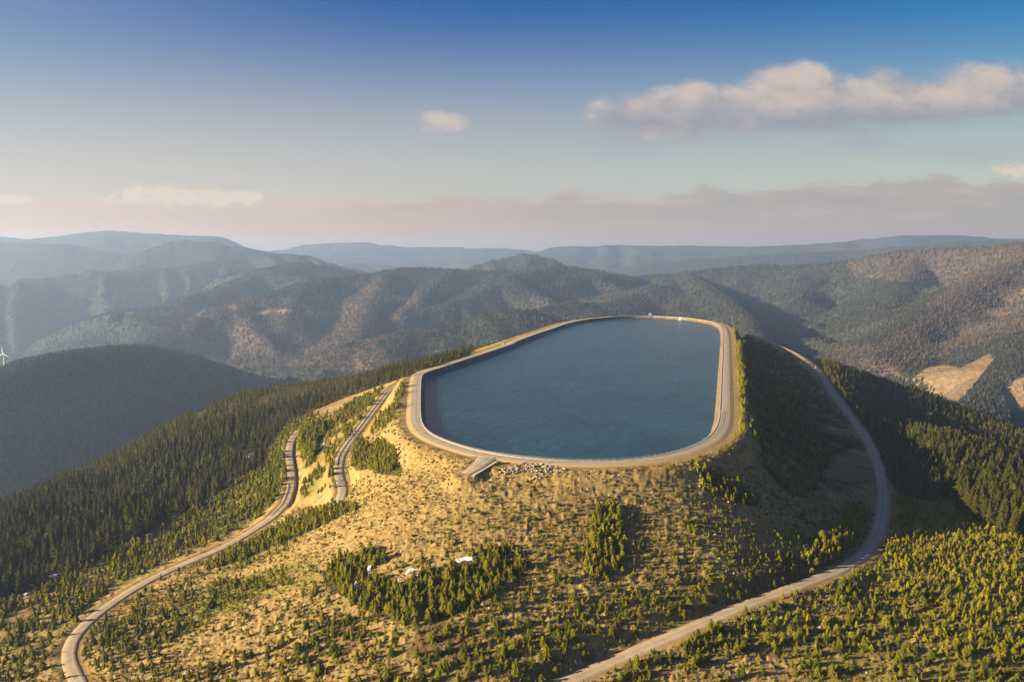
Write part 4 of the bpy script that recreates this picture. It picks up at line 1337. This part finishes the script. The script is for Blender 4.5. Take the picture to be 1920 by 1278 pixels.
# ------------------------------------------------------------------ guardrails
def guardrail(Q, off, label, mat, h=0.85, step=4.0, grp=None):
    N = normals2(Q); L = Q.copy(); L[:, :2] += N * off
    L = resample(L, step, False, 0)
    e = empty("guardrail", tuple(L[0]), label, "guardrail", grp)
    o_ = L[0]; mb = MB()
    for p, q in zip(L[:-1], L[1:]):
        a = p - o_; b_ = q - o_; d_ = (b_ - a)[:2]; ln = np.linalg.norm(d_); rz = math.atan2(d_[1], d_[0]); c = (a + b_) / 2
        n_ = np.array([-d_[1], d_[0]]) / ln * 0.05
        V = [(a[0] - n_[0], a[1] - n_[1], a[2] + h - .3), (b_[0] - n_[0], b_[1] - n_[1], b_[2] + h - .3), (b_[0] + n_[0], b_[1] + n_[1], b_[2] + h - .3), (a[0] + n_[0], a[1] + n_[1], a[2] + h - .3),
             (a[0] - n_[0], a[1] - n_[1], a[2] + h), (b_[0] - n_[0], b_[1] - n_[1], b_[2] + h), (b_[0] + n_[0], b_[1] + n_[1], b_[2] + h), (a[0] + n_[0], a[1] + n_[1], a[2] + h)]
        mb.add(V, [(3, 2, 1, 0), (4, 5, 6, 7), (0, 1, 5, 4), (2, 3, 7, 6)])
    mb.build("rail", mat, e)
    p0 = MB().box((0, 0, h / 2 - .1), (0.14, 0.14, h + .2)).build("post", mat, e)
    for p in L[1:]:
        o = p0.copy(); o.location = tuple(p - o_); col.objects.link(o); o.parent = e


def part_of(Q, y0, y1, x0=-1e9, x1=1e9):
    m_ = (Q[:, 1] > y0) & (Q[:, 1] < y1) & (Q[:, 0] > x0) & (Q[:, 0] < x1)
    return Q[m_]


guardrail(part_of(ROAD_A, 425, 478), -3.3, "dark steel guardrail on the outer side of the gravel road bend", M_dsteel)
guardrail(part_of(ROAD_B, 440, 640, -130, -60), -3.1, "dark guardrail on the forest side of the climbing service road", M_dsteel, 0.95, 4.0)
guardrail(part_of(ROAD_B, 420, 540, -130, -60), 3.1, "dark guardrail on the grass side of the climbing service road", M_dsteel, 0.95, 4.0)

# snow poles along the gravel road
AN = normals2(ROAD_A)
pole_me = None
sel = [i for i in range(len(ROAD_A)) if 478 < ROAD_A[i, 1] < 590]
for n_, i in enumerate(sel[::2]):
    b_ = MB().tube((0, 0, -.3), (0, 0, 1.9), 0.06, 0.05, 6)
    p = ROAD_A[i]
    if pole_me is None:
        o = b_.build("snow_pole", M_wood); pole_me = o.data
    else:
        o = link_obj("snow_pole", pole_me)
    o.location = (p[0] - AN[i, 0] * 3.5, p[1] - AN[i, 1] * 3.5, p[2] - 0.15)
    tag(o, "thin wooden snow pole on the forest side of the gravel road", "snow pole", "snow poles along the gravel road")

# ------------------------------------------------------------------ stone parapet of the ramp
a = at_height(931, 868, 4.0); b_ = at_height(888, 894, 2.2)
wall = empty("stone_wall", tuple(b_), "dark stone retaining wall beside the short paved ramp", "wall")
d_ = a - b_; ln = float(np.linalg.norm(d_[:2])); rz = math.atan2(d_[1], d_[0])
wm = MB()
N_ = np.array([math.sin(rz), -math.cos(rz)]) * 0.35
def prism(b0, b1, zlo, z0, z1):
    V = []
    for p, zt in ((b0, z0), (b1, z1)):
        V += [(p[0] - N_[0], p[1] - N_[1], zlo + zt - 0.0), (p[0] + N_[0], p[1] + N_[1], zlo + zt)]
    return V
V = [(-N_[0], -N_[1], -4), (N_[0], N_[1], -4), (d_[0] + N_[0], d_[1] + N_[1], d_[2] - 3), (d_[0] - N_[0], d_[1] - N_[1], d_[2] - 3),
     (-N_[0], -N_[1], 0.6), (N_[0], N_[1], 0.6), (d_[0] + N_[0], d_[1] + N_[1], d_[2] + 0.6), (d_[0] - N_[0], d_[1] - N_[1], d_[2] + 0.6)]
Q8 = [(3, 2, 1, 0), (4, 5, 6, 7), (0, 1, 5, 4), (1, 2, 6, 5), (2, 3, 7, 6), (3, 0, 4, 7)]
wm.add(V, Q8).build("masonry", M_darkstone, wall)
k_ = 1.35
V = [(-N_[0] * k_, -N_[1] * k_, .6), (N_[0] * k_, N_[1] * k_, .6), (d_[0] + N_[0] * k_, d_[1] + N_[1] * k_, d_[2] + .6), (d_[0] - N_[0] * k_, d_[1] - N_[1] * k_, d_[2] + .6),
     (-N_[0] * k_, -N_[1] * k_, 0.8), (N_[0] * k_, N_[1] * k_, 0.8), (d_[0] + N_[0] * k_, d_[1] + N_[1] * k_, d_[2] + 0.8), (d_[0] - N_[0] * k_, d_[1] - N_[1] * k_, d_[2] + 0.8)]
MB().add(V, Q8).build("coping", M_conc, wall)
MB().box((d_[0] + .9, d_[1] + .5, d_[2] + 0.1), (1.4, 1.2, 2.2), rz).build("pillar", M_conc, wall)
MB().box((-2.4 * math.cos(rz + 1.9) * -1 - 2.2, 0.9, -0.6), (4.6, 0.5, 1.6), -0.12).build("end_wall", M_conc, wall)

# ------------------------------------------------------------------ small fixtures of the dam
def rim_point(a_, b2):
    p = at_height(a_, b2, CREST)[:2]
    i = int(np.argmin(((RIM - p) ** 2).sum(1)))
    return RIM[i], RN[i]


p, n_ = rim_point(1221, 592)
ang = math.atan2(n_[1], n_[0])
gf = empty("gauge_frame", (p[0], p[1], 4.4), "small white gauge frame standing on the far reservoir crest", "gauge frame")
for s_ in (-1.3, 1.3):
    MB().box((s_ * -math.sin(ang), s_ * math.cos(ang), 2.2), (0.4, 0.5, 4.6), ang).build("post", M_white, gf)
MB().box((0, 0, 3.4), (0.3, 3.0, 0.3), ang).build("crossbeam", M_wood, gf)
MB().box((-2.2 * math.cos(ang), -2.2 * math.sin(ang), 0.2), (3.6, 2.2, 0.25), ang).build("platform", M_lining, gf)

p, n_ = rim_point(1279, 595)
ang = math.atan2(n_[1], n_[0])
stair = empty("wall_stair", (p[0], p[1], 4.5), "pale concrete stair descending the far inner wall to the water", "stair")
sm = MB()
for q in range(12):
    o_ = -0.3 - q * 0.38
    sm.box((o_ * n_[0], o_ * n_[1], 0.15 - q * 0.41), (0.5, 5.0, 0.5), ang)
sm.build("steps", M_conc, stair)
for s_ in (-2.6, 2.6):
    t_ = (-n_[1] * s_, n_[0] * s_)
    MB().tube((t_[0] - .3 * n_[0], t_[1] - .3 * n_[1], 1.2), (t_[0] - 4.4 * n_[0], t_[1] - 4.4 * n_[1], -3.2), 0.12).build("handrail", M_steel, stair)

p, n_ = rim_point(957, 646)
cb = empty("service_cabinet", (p[0] + n_[0] * 7.6, p[1] + n_[1] * 7.6, 4.1), "small white service cabinet beside the left crest road", "cabinet")
MB().box((0, 0, 0.95), (1.4, 1.1, 1.9)).build("body", M_white, cb)
MB().box((0, 0, 2.0), (1.7, 1.4, 0.18), 0, 0.8).build("roof", M_steel, cb)
MB().box((-0.2, -0.57, 0.9), (0.75, 0.05, 1.5)).build("door", M_steel, cb)

# marker post at the junction on the right
q = on_ground(1529, 690, 500, 1100)
mk = empty("marker_post", tuple(q), "white marker post at the junction of the shaded road", "post")
MB().tube((0, 0, -.3), (0, 0, 2.3), 0.16, 0.14).build("post", M_white, mk)
MB().box((0, -0.1, 2.2), (0.55, 0.1, 0.55)).build("sign_plate", M_white, mk)

# watch tower standing among the shaded spruces at the right
q = on_ground(1741, 800, 400, 1100)
lt = empty("watch_tower", tuple(q), "grey timber watch tower rising above the shaded spruces", "tower")
for sx in (-1, 1):
    for sy in (-1, 1):
        MB().tube((sx * 1.9, sy * 1.9, -.5), (sx * 1.2, sy * 1.2, 11.0), 0.2, 0.16, 6).build("leg", M_wood, lt)
MB().box((0, 0, 12.2), (3.4, 3.4, 2.4)).build("cabin", M_wood, lt)
MB().box((0, 0, 13.8), (4.2, 4.2, 0.8), 0, 0.25).build("roof", M_steel, lt)
br = MB()
for zq in (3, 6, 9):
    w_ = 1.9 - 0.05 * zq
    for s_ in (-1, 1):
        br.tube((-w_, s_ * w_, zq - 2), (w_, s_ * w_, zq + 1), 0.09, None, 5); br.tube((s_ * w_, -w_, zq - 2), (s_ * w_, w_, zq + 1), 0.09, None, 5)
br.build("bracing", M_wood, lt)

# ------------------------------------------------------------------ wind turbine on the left mound
ci = int(np.argmin(np.abs(h_cols - (4 - 960) / F / 0.995)))
rows_ = np.where(HVIS[:, ci] & (HPY[:, ci] > 688) & (h_rows < 2400))[0]
ri = rows_[np.argmin(HPY[rows_, ci])]
wx, wy, wz = HX[ri, ci], HY[ri, ci], HZ[ri, ci]
sc_t = wy / F
turb = empty("wind_turbine", (wx, wy, wz), "white three-bladed wind turbine standing on the left mound", "wind turbine")
Ht = 26 * sc_t
MB().tube((0, 0, -2), (-0.5, 0, Ht), 1.3, 0.75, 12).build("tower", M_white, turb)
MB().box((-0.5, 0.6, Ht + 0.7), (1.9, 4.6, 1.9)).build("nacelle", M_white, turb)
MB().tube((-0.5, -1.7, Ht + 0.7), (-0.5, -3.0, Ht + 0.7), 1.0, 0.4, 10).build("hub", M_white, turb)
for k_ in range(3):
    t_ = math.radians(-27 + 120 * k_); L_ = 13.5 * sc_t
    bl = MB(); dx, dz = math.cos(t_), math.sin(t_); nx, nz = -dz, dx
    V = []
    for s_, w_, th in ((0.0, 0.45, 0.4), (0.18, 1.0, 0.3), (0.6, 0.7, 0.2), (1.0, 0.2, 0.08)):
        cx, cz = dx * s_ * L_, dz * s_ * L_
        V += [(cx + nx * w_, -th, cz + nz * w_), (cx - nx * w_, -th, cz - nz * w_), (cx - nx * w_, th, cz - nz * w_), (cx + nx * w_, th, cz + nz * w_)]
    Fc = []
    for q in range(3):
        for i in range(4):
            Fc.append((q * 4 + i, q * 4 + (i + 1) % 4, q * 4 + 4 + (i + 1) % 4, q * 4 + 4 + i))
    Fc += [(3, 2, 1, 0), (12, 13, 14, 15)]
    o = bl.add(V, Fc).build("blade", M_white, turb); o.location = (-0.5, -2.4, Ht + 0.7)

# ------------------------------------------------------------------ haze
hb = MB()
lowest = float(min(HZ.min(), GZ.min())) - 1.0
hb.box((0, 7000, (lowest + 350) / 2), (40000, 20500, 350 - lowest))
mh = bpy.data.materials.new("haze_air"); mh.use_nodes = True
nt = mh.node_tree; nt.nodes.clear()
ho = nt.nodes.new('ShaderNodeOutputMaterial'); vp = nt.nodes.new('ShaderNodeVolumePrincipled')
vp.inputs['Color'].default_value = (0.42, 0.60, 0.98, 1)
vp.inputs['Density'].default_value = 0.88e-4
vp.inputs['Anisotropy'].default_value = 0.35
nt.links.new(vp.outputs[0], ho.inputs['Volume'])
hz = hb.build("haze", mh)
tag(hz, "pale evening haze filling the valleys", "haze", kind='stuff')
